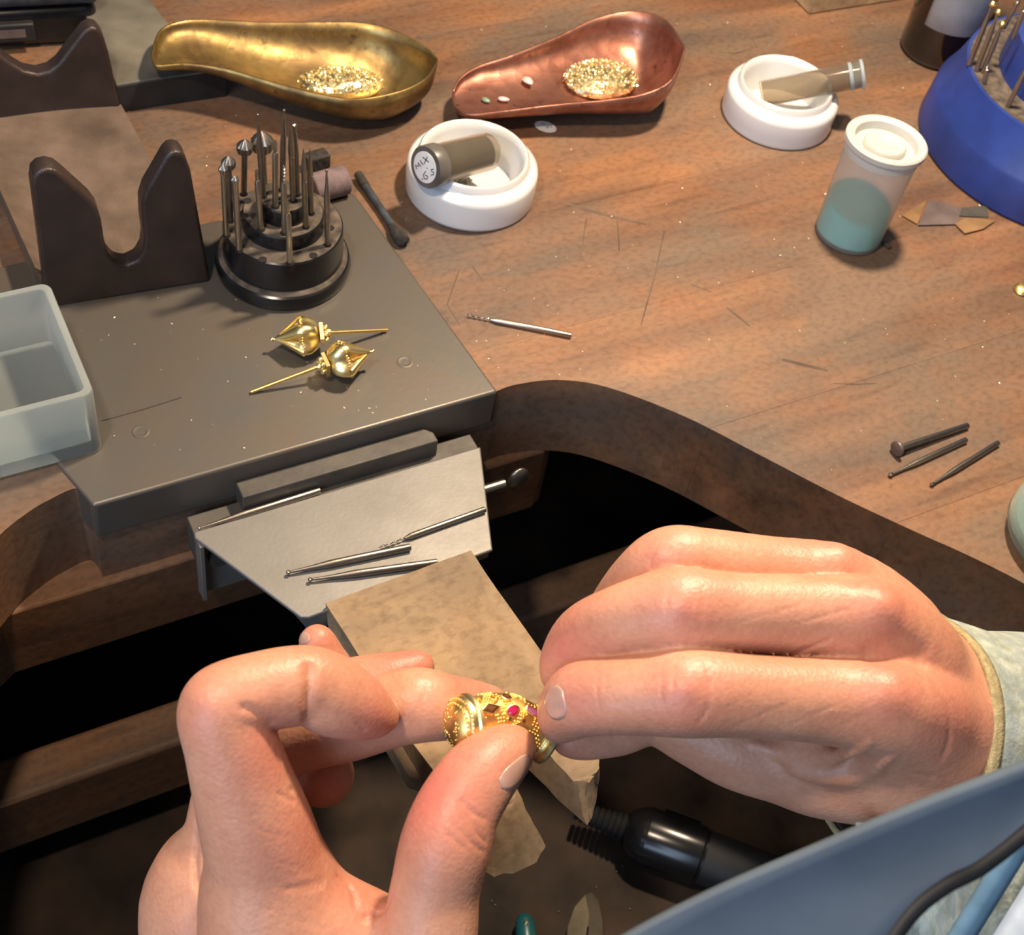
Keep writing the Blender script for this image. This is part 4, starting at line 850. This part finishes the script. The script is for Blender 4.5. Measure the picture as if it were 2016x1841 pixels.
R_palm = [[(1760, 1400, 35.0, 1.15), (1840, 1435, 36.5, 1.6), (1930, 1470, 38.3, 1.9), (2060, 1520, 40.6, 2.1), (2260, 1580, 44, 2.3)],
          [(1720, 1260, 35.6, 1.1), (1810, 1352, 36.8, 1.35), (1900, 1430, 38.2, 1.7)], [(1680, 1200, 36.9, 1.1), (1790, 1330, 37.8, 1.25), (1900, 1435, 38.8, 1.7)],
          [(1640, 1200, 38.4, .9), (1780, 1345, 38.6, 1.15)], [(1600, 1500, 37.2, 1.1), (1740, 1485, 37.0, 1.5), (1860, 1475, 37.8, 1.75)], [(1600, 1440, 36.4, .8), (1720, 1450, 36.2, 1.2)]]
hr = Hand([R_index, R_middle, R_ring, R_little, R_thumb], R_palm, kf=.09, kp=.5)
def seg(*p): return list(p)
def fold(hand, pts):
    out = []
    for px, py, r in pts:
        q = hand.surf(px, py); z = RC[:, 2] @ (q - EYE); out.append((px, py, z + r * .45, r))
    return out
for fd in ([(1480, 1464, .10), (1540, 1484, .18), (1610, 1492, .2), (1680, 1478, .15), (1715, 1458, .06)], [(1560, 1512, .10), (1620, 1522, .20), (1690, 1515, .22), (1750, 1490, .12)]): hr.fing.append(chain(fold(hr, fd)))
cr_r = [(seg((1385, 1300), (1398, 1345), (1390, 1400), (1372, 1425)), .035, .035), (seg((1362, 1305), (1370, 1345), (1362, 1405)), .03, .02), (seg((1330, 1310), (1325, 1350), (1330, 1400)), .03, .02), (seg((1306, 1325), (1302, 1355), (1306, 1390)), .03, .018),
        (seg((1378, 1145), (1385, 1190), (1372, 1235)), .03, .025), (seg((1355, 1140), (1360, 1185), (1350, 1235)), .03, .02), (seg((1320, 1150), (1312, 1190), (1318, 1235)), .03, .016), (seg((1335, 1145), (1332, 1190), (1335, 1240)), .03, .014),
        (seg((1300, 1065), (1285, 1095), (1280, 1120)), .03, .02), (seg((1315, 1060), (1302, 1090)), .03, .015), (seg((1180, 1325), (1175, 1360), (1182, 1395)), .03, .02), (seg((1195, 1330), (1192, 1360)), .03, .015),
        (seg((1560, 1285), (1600, 1272), (1640, 1255)), .06, .05), (seg((1565, 1295), (1610, 1290), (1660, 1292)), .05, .03),         (seg((1352, 1350)), .34, -.05), (seg((1345, 1190)), .34, -.05), (seg((1300, 1080)), .3, -.05), (seg((1752, 1360)), .6, -.20), (seg((1738, 1190)), .5, -.20), (seg((1660, 1090)), .5, -.14), (seg((1690, 1290), (1760, 1270), (1830, 1300)), .35, .10), (seg((1620, 1130), (1700, 1150)), .25, .06),
        (seg((1830, 1330), (1870, 1420), (1850, 1500)), .10, .025), (seg((1800, 1520), (1840, 1530)), .08, .02)]
for k in range(16):
    x0 = 1420 + k * 18; cr_r.append((seg((x0, 1395 + (k * 37) % 45), (x0 + 30, 1385 + (k * 37) % 45), (x0 + 62, 1366 + (k * 37) % 45)), .018, .010)); cr_r.append((seg((x0, 1200 + (k * 29) % 34), (x0 + 35, 1192 + (k * 29) % 34), (x0 + 55, 1178 + (k * 29) % 34)), .018, .009))
ho_r = hand_object('right_hand', hr, .07, cr_r, [(1350, 1350, .9, .55), (1345, 1195, .9, .5), (1310, 1085, .8, .45), (1760, 1350, 1.1, .6), (1740, 1190, 1.0, .5), (1670, 1090, 1.0, .4), (1130, 1370, 1.0, .5), (1110, 1280, 1.2, .65), (1120, 1480, .8, .35), (1880, 1400, 1.6, .5)],
                   clip=(np.array([-100, -100, -100]), np.array([24, 100, 100])), label='right hand pinching the ring between thumb and index finger')
nail(hr, ho_r, 1090, 1384, (1062, 1400), .98, .86)
# ---- left hand (coming up from the lower edge)
L_index = [(540, 1760, 34.4, 1.55), (508, 1640, 33.6, 1.36), (480, 1550, 33.1, 1.20), (456, 1470, 32.7, 1.08), (434, 1402, 32.4, .98), (462, 1378, 32.5, .95), (520, 1360, 32.8, .92), (570, 1352, 33.1, .94), (612, 1348, 33.4, .90), (650, 1368, 33.7, .96), (695, 1388, 34.1, .84), (732, 1406, 34.5, .60), (756, 1412, 34.8, .36)]
L_middle = [(440, 1660, 36.6, 1.05), (470, 1530, 36.4, 1.0), (560, 1455, 36.2, 1.0), (680, 1425, 36.1, .98), (780, 1396, 36.1, .95), (826, 1388, 36.1, .95), (880, 1393, 36.6, .84), (925, 1394, 37.0, .74), (962, 1388, 37.4, .52)]
L_ring = [(430, 1700, 38.2, 1.0), (520, 1560, 38.0, .95), (600, 1500, 37.6, .90), (636, 1528, 37.2, .84)]
L_ring2 = [(560, 1420, 38.2, .9), (640, 1372, 38.2, .88), (710, 1350, 38.4, .80), (775, 1334, 38.5, .70), (822, 1314, 38.7, .48)]
L_little = [(600, 1480, 39.9, .70), (655, 1350, 39.7, .66), (636, 1295, 39.4, .60), (624, 1264, 39.2, .50)]
L_thumb = [(800, 1960, 34.6, 1.5), (842, 1850, 34.0, 1.20), (856, 1755, 33.9, 1.08), (876, 1668, 33.8, 1.10), (900, 1596, 34.0, 1.02), (944, 1528, 34.4, .94), (990, 1486, 34.9, .74), (1014, 1472, 35.2, .52)]
L_palm = [[(525, 1750, 34.3, 1.45), (560, 1860, 34.8, 1.85), (600, 2000, 35.6, 2.3), (640, 2180, 36.6, 2.6), (660, 2400, 38, 2.6)], [(620, 1850, 34.6, 1.45), (720, 1880, 34.9, 1.25), (800, 1930, 34.8, 1.3)], [(432, 1720, 37.0, 1.4), (428, 1800, 37.2, 1.80), (480, 1930, 37.2, 2.0), (560, 2100, 37.2, 2.3)], [(440, 1740, 38.6, 1.2), (520, 1950, 38.6, 1.8)], [(690, 1960, 35.2, 1.6), (650, 2060, 35.8, 2.0)]]
hl = Hand([L_index, L_middle, L_ring, L_ring2, L_little, L_thumb], L_palm, kf=.09, kp=.38, kpp=.6)
cr_l = [(seg((606, 1300), (611, 1340), (608, 1380), (604, 1425)), .16, .12), (seg((606, 1310), (611, 1345), (608, 1385), (604, 1420)), .035, .06), (seg((625, 1290), (622, 1330)), .03, .02), (seg((470, 1390), (500, 1400), (545, 1427)), .10, .07), (seg((560, 1545), (575, 1555), (600, 1560)), .05, .05), (seg((545, 1560), (580, 1580), (615, 1592)), .04, .03),
        (seg((830, 1340), (833, 1385), (828, 1440)), .04, .07), (seg((640, 1730), (600, 1745), (560, 1750)), .08, .022), (seg((660, 1720), (690, 1745), (700, 1790)), .08, .08), (seg((640, 1740), (590, 1760)), .05, .025), (seg((905, 1570), (930, 1600), (962, 1615)), .05, .05), (seg((915, 1600), (940, 1640), (958, 1660)), .05, .05), (seg((890, 1620), (930, 1660), (955, 1680)), .05, .04), (seg((880, 1640), (915, 1672)), .05, .03),
        (seg((385, 1640), (388, 1740), (392, 1838)), .09, .10), (seg((395, 1365)), .4, -.04), (seg((360, 1395), (390, 1370), (430, 1362)), .025, .012), (seg((355, 1385), (395, 1360)), .025, .01), (seg((770, 1770), (740, 1800), (710, 1810)), .08, .08), (seg((700, 1420), (720, 1440)), .05, .02)]
for k in range(12):
    x0 = 420 + (k * 53) % 150; y0 = 1600 + k * 18; cr_l.append((seg((x0, y0), (x0 + 40, y0 + 14), (x0 + 85, y0 + 34)), .02, .010))
ho_l = hand_object('left_hand', hl, .07, cr_l, [(400, 1390, 1.0, .35), (850, 1560, 1.3, .95), (930, 1480, 1.0, .6), (740, 1420, .9, .6), (930, 1360, 1.0, .7), (800, 1300, 1.0, .8), (530, 1480, 1.1, .55), (600, 1640, 1.3, .5), (640, 1540, .8, .4), (700, 1770, 1.0, .5), (630, 1250, .8, .4)],
                   clip=(np.array([-100, 9.0, -100]), np.array([100, 100, 100])), label='left hand with bent index finger steadying the ring on the thumb')
nail(hl, ho_l, 1018, 1514, (1046, 1472), .85, 1.35, side=(lambda q: q / np.linalg.norm(q))(-RC[:, 2] * .38 + RC[:, 0] * .68 + RC[:, 1] * .60))
nail(hl, ho_l, 600, 1254, (604, 1232), .42, .62, side=(-(ray(600, 1250)) / np.linalg.norm(ray(600, 1250)) * .45 - RC[:, 0] * .9))

# ================================================================== GOLD RING
rz_ = 36.15
A0, A1, A2 = D(916, 1424, 35.35), D(992, 1413, 36.05), D(1074, 1452, 36.3)
axis = crom([A0, A1, A2], 14); gr = thing('gold_ring', A1, 'ornate gold ring with granulation, a ruby and a pink stone held in the fingertips', 'ring'); RO = A1
def rad(s): return .60 + .03 * math.sin(math.pi * s)
path = [p - RO for p in axis]; n_ = len(path)
obj('band', tube(path, [rad(i / (n_ - 1)) for i in range(n_)], 48), 'gold', gr)
fr = []
u = None
for i in range(n_):
    t = path[min(i + 1, n_ - 1)] - path[max(i - 1, 0)]; t /= np.linalg.norm(t)
    if u is None: u = -RC[:, 2].copy()
    u = u - t * (u @ t); u /= np.linalg.norm(u); fr.append((t, u.copy(), np.cross(t, u)))
def on(s, a, lift=0.0):
    x = s * (n_ - 1); i = min(int(round(x)), n_ - 1); i0 = min(int(x), n_ - 2); p = path[i0] * (1 - (x - i0)) + path[i0 + 1] * (x - i0); t, uu, w = fr[i]; nrm = uu * math.cos(a) + w * math.sin(a); return p + nrm * (rad(s) + lift), nrm, t
def ringcollar(nm, p, t, r0, prof, mat='gold'):
    R = frame(t); g = lathe(prof, 56); obj(nm, xf(g, Matrix.Translation(Vector([float(c) for c in p])) @ R.to_4x4()), mat, gr)
t0 = -fr[0][0]; t1 = fr[-1][0]
ringcollar('end_collar', path[0], t0, 0, [(.58, -.16), (.70, -.16), (.76, -.10), (.76, .0), (.72, .05), (.70, .06), (.68, .16), (.66, .2), (.60, .24)], 'goldpale')
ringcollar('end_dome', path[0], t0, 0, [(.62, .2), (.60, .26), (.5, .36), (.34, .44), (.15, .48), (.002, .49)])
ringcollar('far_collar', path[-1], t1, 0, [(.58, -.2), (.64, -.18), (.66, -.1), (.62, -.06), (.66, -.02), (.70, .03), (.70, .12), (.64, .18), (.5, .2)], 'goldpale')
R0 = np.array(frame(t0)); gs = []
for rr, zz_, k in ((.665, .21, 40), (.56, .31, 30)):
    gs += [ball(.035, 7, 5, c=tuple(path[0] + R0 @ np.array([rr * math.cos(2 * math.pi * q / k), rr * math.sin(2 * math.pi * q / k), zz_]))) for q in range(k)]
for q in range(46):
    a = random.uniform(0, 6.28); rr = random.uniform(.2, .5); gs.append(ball(random.uniform(.03, .05), 7, 5, c=tuple(path[0] + R0 @ np.array([rr * math.cos(a), rr * math.sin(a), .49 - rr * rr * .62]))))
o = obj('end_granulation', join(*gs), 'gold', gr); o['kind'] = 'stuff'
gs = []
for s_ in np.linspace(.06, .95, 30):       # lattice of grain rows
    for a in np.linspace(-1.7, 1.9, 26):
        m = math.sin(s_ * 26 + a * 4.2) > .55 or math.sin(s_ * 26 - a * 4.2) > .6
        if m: p, nrm, t = on(s_, a, .005); gs.append(ball(.038, 6, 4, c=tuple(p)))
for s_ in (.1, .93):
    for a in np.linspace(-2, 2, 44): gs.append(ball(.045, 7, 5, c=tuple(on(s_, a, .01)[0])))
o = obj('granulation', join(*gs), 'gold', gr); o['kind'] = 'stuff'
def bezel(s_, px, py, l, w, kind, gem, tw=0.0, lift=.05):
    """a setting on the band where the photo shows it"""
    best = None
    for a in np.linspace(-1.6, 1.6, 65):
        for ss in np.linspace(max(.02, s_ - .2), min(.98, s_ + .2), 17):
            p, nrm, t = on(ss, a); q = p + RO - EYE; c = RC.T @ q; e = (c[0] / c[2] * F + 1008 - px) ** 2 + (c[1] / c[2] * F + 920.5 - py) ** 2
            if (best is None or e < best[0]) and nrm @ RC[:, 2] < 0.1: best = (e, ss, a)
    p, nrm, t = on(best[1], best[2], 0); R = frame(nrm, tuple(t)).to_4x4() @ Matrix.Rotation(tw, 4, 'Z'); T = Matrix.Translation(Vector([float(c) for c in p])) @ R
    if kind == 'lozenge': ol = [(l, 0), (0, w), (-l, 0), (0, -w)]
    elif kind == 'drop': ol = [(l, 0), (.2 * l, .85 * w), (-.5 * l, w), (-l, .4 * w), (-l, -.4 * w), (-.5 * l, -w), (.2 * l, -.85 * w)]
    else: ol = [(l * math.cos(2 * math.pi * k / 20), w * math.sin(2 * math.pi * k / 20)) for k in range(20)]
    def sc(k, z): return ([(x * k, y * k) for x, y in ol], z)
    bz = obj('setting', xf(loft([sc(1.28, -.12), sc(1.22, lift + .03), sc(1.02, lift + .04), sc(.98, lift - .06)]), T), 'goldpale', gr)
    if gem: obj('gem', xf(loft([sc(.98, lift - .05), sc(1.0, lift + .0), sc(.6, lift + .07), sc(.55, lift + .075)]), T), gem, bz, label={'ruby': 'oval red ruby', 'pinkgem': 'pink faceted stone', 'browngem': 'dark empty diamond-shaped setting'}[gem], angle=15)
bezel(.35, 962, 1398, .27, .14, 'lozenge', 'browngem'); bezel(.60, 1009, 1400, .18, .13, 'oval', 'ruby', .5); bezel(.82, 1047, 1405, .20, .11, 'drop', 'pinkgem', -.3); bezel(.62, 984, 1382, .12, .10, 'oval', 'browngem'); bezel(.2, 938, 1384, .10, .07, 'oval', None); bezel(.5, 968, 1381, .1, .09, 'oval', None)
for px, py in ((995, 1416), (1031, 1420)): bezel(.6, px, py, .05, .05, 'oval', 'browngem', lift=.02)
bezel(.66, 1016, 1430, .09, .08, 'lozenge', 'browngem', lift=.03)

# ================================================================== SLEEVE, SHIRT, VISOR
ax0 = D(1758, 1446, 37.2); axd = D(2080, 1530, 40.9) - ax0; axd /= np.linalg.norm(axd)
def sl_tube(r_in, s0, s1, nseg, wob, rr):
    v = []; f = []; seg_ = 56; A = frame(axd, tuple(-RC[:, 2])); A = np.array(A)
    for i in range(nseg + 1):
        s = s0 + (s1 - s0) * i / nseg
        for k in range(seg_):
            a = 2 * math.pi * k / seg_; r = rr(s) * (1 + wob * math.sin(3 * a + s * 1.3) + wob * .7 * math.sin(5 * a - s * 2.1)); v.append(ax0 + axd * s + A[:, 0] * r * math.cos(a) + A[:, 1] * r * 1.08 * math.sin(a) - PB)
    for i in range(nseg):
        for k in range(seg_): f.append((i * seg_ + k, i * seg_ + (k + 1) % seg_, (i + 1) * seg_ + (k + 1) % seg_, (i + 1) * seg_ + k))
    return v, f
slv = obj('sleeve', sl_tube(0, .35, 11, 30, .018, lambda s: 2.92 + .09 * s), 'shirt', person, angle=80, label='pale green checked shirt cuff'); md = slv.modifiers.new('s', 'SOLIDIFY'); md.thickness = .12 * S; md.offset = 1
hem = obj('cuff_hem', sl_tube(0, 0.18, .52, 3, .018, lambda s: 2.94 + .09 * s), 'hem', slv, angle=80); md = hem.modifiers.new('s', 'SOLIDIFY'); md.thickness = .17 * S; md.offset = 1
def sheet(name, grid, mat, parent, base, thick):
    n, m = len(grid), len(grid[0]); v = [np.array(p) - base for r in grid for p in r]; f = [(i * m + j, i * m + j + 1, (i + 1) * m + j + 1, (i + 1) * m + j) for i in range(n - 1) for j in range(m - 1)]
    o = obj(name, (v, f), mat, parent, angle=80); md = o.modifiers.new('s', 'SOLIDIFY'); md.thickness = thick * S; md.offset = 0; return o
# flap of the open cuff lying behind the wrist
g = [[D(1765 + 27 * i + 14 * j, 1160 + 17 * i + 16 * j - 3 * j, 40.5 + .35 * i + .05 * j) for j in range(6)] for i in range(12)]
fl = sheet('cuff_flap', g, 'bluefab', person, PB, .12); e = [r[0] for r in g]; obj('cuff_hem', tube([p - PB for p in e], .10, 8), 'hem', fl)
# shirt front below the visor
g = []
for i in range(18):
    row = []
    for j in range(18):
        px = 1690 + 30 * i; py = 1620 + 24 * j; row.append(D(px, py, 33.0 + 2.2 * math.sin(i * .5) * .35 + .5 * math.sin(i * 1.3 + j * .25) + .10 * (17 - i)))
    g.append(row)
sheet('shirt_front', g, 'shirt', person, PB, .15)
for (x0, x1, mt, nm) in ((1868, 1920, 'bluefab', 'blue_stripe'), (1955, 2120, 'whitefab', 'white_panel')):
    g = [[D(x0 + (x1 - x0) * i / 5 + (1841 - py) * .62, py, 31.6 - .2 * math.sin(i * .6)) for py in range(1560, 1960, 40)] for i in range(6)]
    sheet(nm, g, mt, person, PB, .12)
# blue-grey magnifier visor worn by the jeweller, rim edged in black
vz = 24.0; vb_ = D(1700, 1760, vz); vis = thing('magnifier_visor', vb_, 'blue-grey plastic magnifier visor with a black rubber edge in front of the shirt', 'visor')
topc = crom([(1130, 1915), (1225, 1848), (1400, 1758), (1600, 1672), (1800, 1588), (2016, 1506), (2160, 1450)], 8); lowc = crom([(1640, 2010), (1745, 1862), (1800, 1790), (1862, 1742), (1930, 1706), (2016, 1640), (2160, 1520)], 8)
g = [[D(*(a * (1 - t) + b * t), vz + .45 * math.sin(t * 2.2) + .6 * (i / len(topc))) for t in np.linspace(0, 1, 9)] for i, (a, b) in enumerate(zip(topc, lowc))]
sheet('visor_shell', g, 'visor', vis, vb_, .22)
obj('rubber_edge', tube([r[-1] - vb_ for r in g], .16, 10), 'blackrubber', vis)

# ================================================================== TOOLS IN THE TRAY
hp = D(1400, 1680, 60); zt_ = -20.4
def T_(px, py, z=0.0): return P(px, py, zt_ + z)
a, b = T_(1235, 1632, 1.37), T_(1640, 1780, 1.42); d = b - a; L_ = float(np.linalg.norm(d)); h_ = thing('rotary_handpiece', a, 'black rotary handpiece with a spring collar lying in the dark tray', 'handpiece'); h_.rotation_euler = frame(d, (0, 0, 1)).to_euler()
obj('spring', join(*[at(lathe([(.36 + .028 * k, 0), (.44 + .03 * k, .12), (.36 + .03 * k, .24)], 20), 0, 0, -2.5 + .27 * k) for k in range(9)]), 'blackrubber', h_)
obj('nose', lathe([(.6, -.15), (.95, .05), (1.22, .5), (1.3, .8)], 40), 'black', h_); obj('grip', lathe([(1.3, .8), (1.34, .9), (1.34, 3.4), (1.26, 3.5), (1.26, 3.6)], 40), 'black', h_); obj('body', lathe([(1.24, 3.6), (1.2, 6), (1.15, L_), (.8, L_ + 1)], 40), 'blackrubber', h_)
obj('badge', at(box(-.45, .45, -.02, .02, 0, 1.7), -.0, 0, 1.4), 'blackrubber', h_).location = (1.33 * S * .2, -1.33 * S * .98, 0)
sn = thing('metal_snips', T_(1160, 1850, .2), 'pale steel pointed snips blade lying in the tray', 'snips'); c = T_(1160, 1850, .2)
bl_px = [(1116, 1860), (1118, 1825), (1132, 1785), (1152, 1762), (1166, 1757), (1178, 1772), (1186, 1812), (1188, 1860), (1190, 1920), (1110, 1920)]
q = [T_(*p, .55) - c for p in bl_px]; ridge = [T_(1166, 1757, .75) - c, T_(1160, 1800, .95) - c, T_(1154, 1850, 1.0) - c, T_(1150, 1920, 1.0) - c]
n_b = len(q); v = [tuple(p) for p in q] + [tuple(p - np.array([0, 0, .35])) for p in q] + [tuple(p) for p in ridge]; r0 = 2 * n_b
f = [(0, 1, r0 + 2), (1, 2, r0 + 1, r0 + 2), (2, 3, r0 + 1), (3, 4, r0), (3, r0, r0 + 1), (4, 5, r0), (5, r0 + 1, r0), (5, 6, r0 + 1), (6, 7, r0 + 2, r0 + 1), (7, 8, r0 + 3, r0 + 2), (9, 0, r0 + 2, r0 + 3), (8, 9, r0 + 3)] + [(i, (i + 1) % n_b, n_b + (i + 1) % n_b, n_b + i) for i in range(n_b)]
obj('blade', (v, f), 'snip', sn, angle=10); obj('slot', tube([T_(1158, 1825, 1.02) - c, T_(1154, 1860, 1.06) - c], .05, 6), 'hole_shade', sn)
a = T_(1033, 1806, .6); b = T_(1040, 1900, .6); hd = thing('pliers', a, 'pliers with a teal rounded grip lying in the tray beside the snips', 'pliers'); obj('grip', tube([T_(1033, 1800, .6) - a, T_(1033, 1804, .6) - a, T_(1033, 1815, .6) - a, T_(1036, 1850, .6) - a, T_(1042, 1930, .6) - a], [.15, .30, .42, .46, .46], 20), 'teal', hd); obj('worn_core', ball(.14, 10, 6, c=tuple(T_(1036, 1818, .98) - a)), 'snip', hd)
gs = [at(ball(.05, 6, 4), *T_(*p, .03)) for p in ((1174, 1747), (1214, 1716), (1226, 1705), (968, 1774), (975, 1782), (1100, 1795), (1330, 1640), (1240, 1790))]
o = obj('tray_grains', join(*gs), 'bur'); tag(o, 'few tiny bright metal grains on the tray floor', 'filings', None, 'stuff')
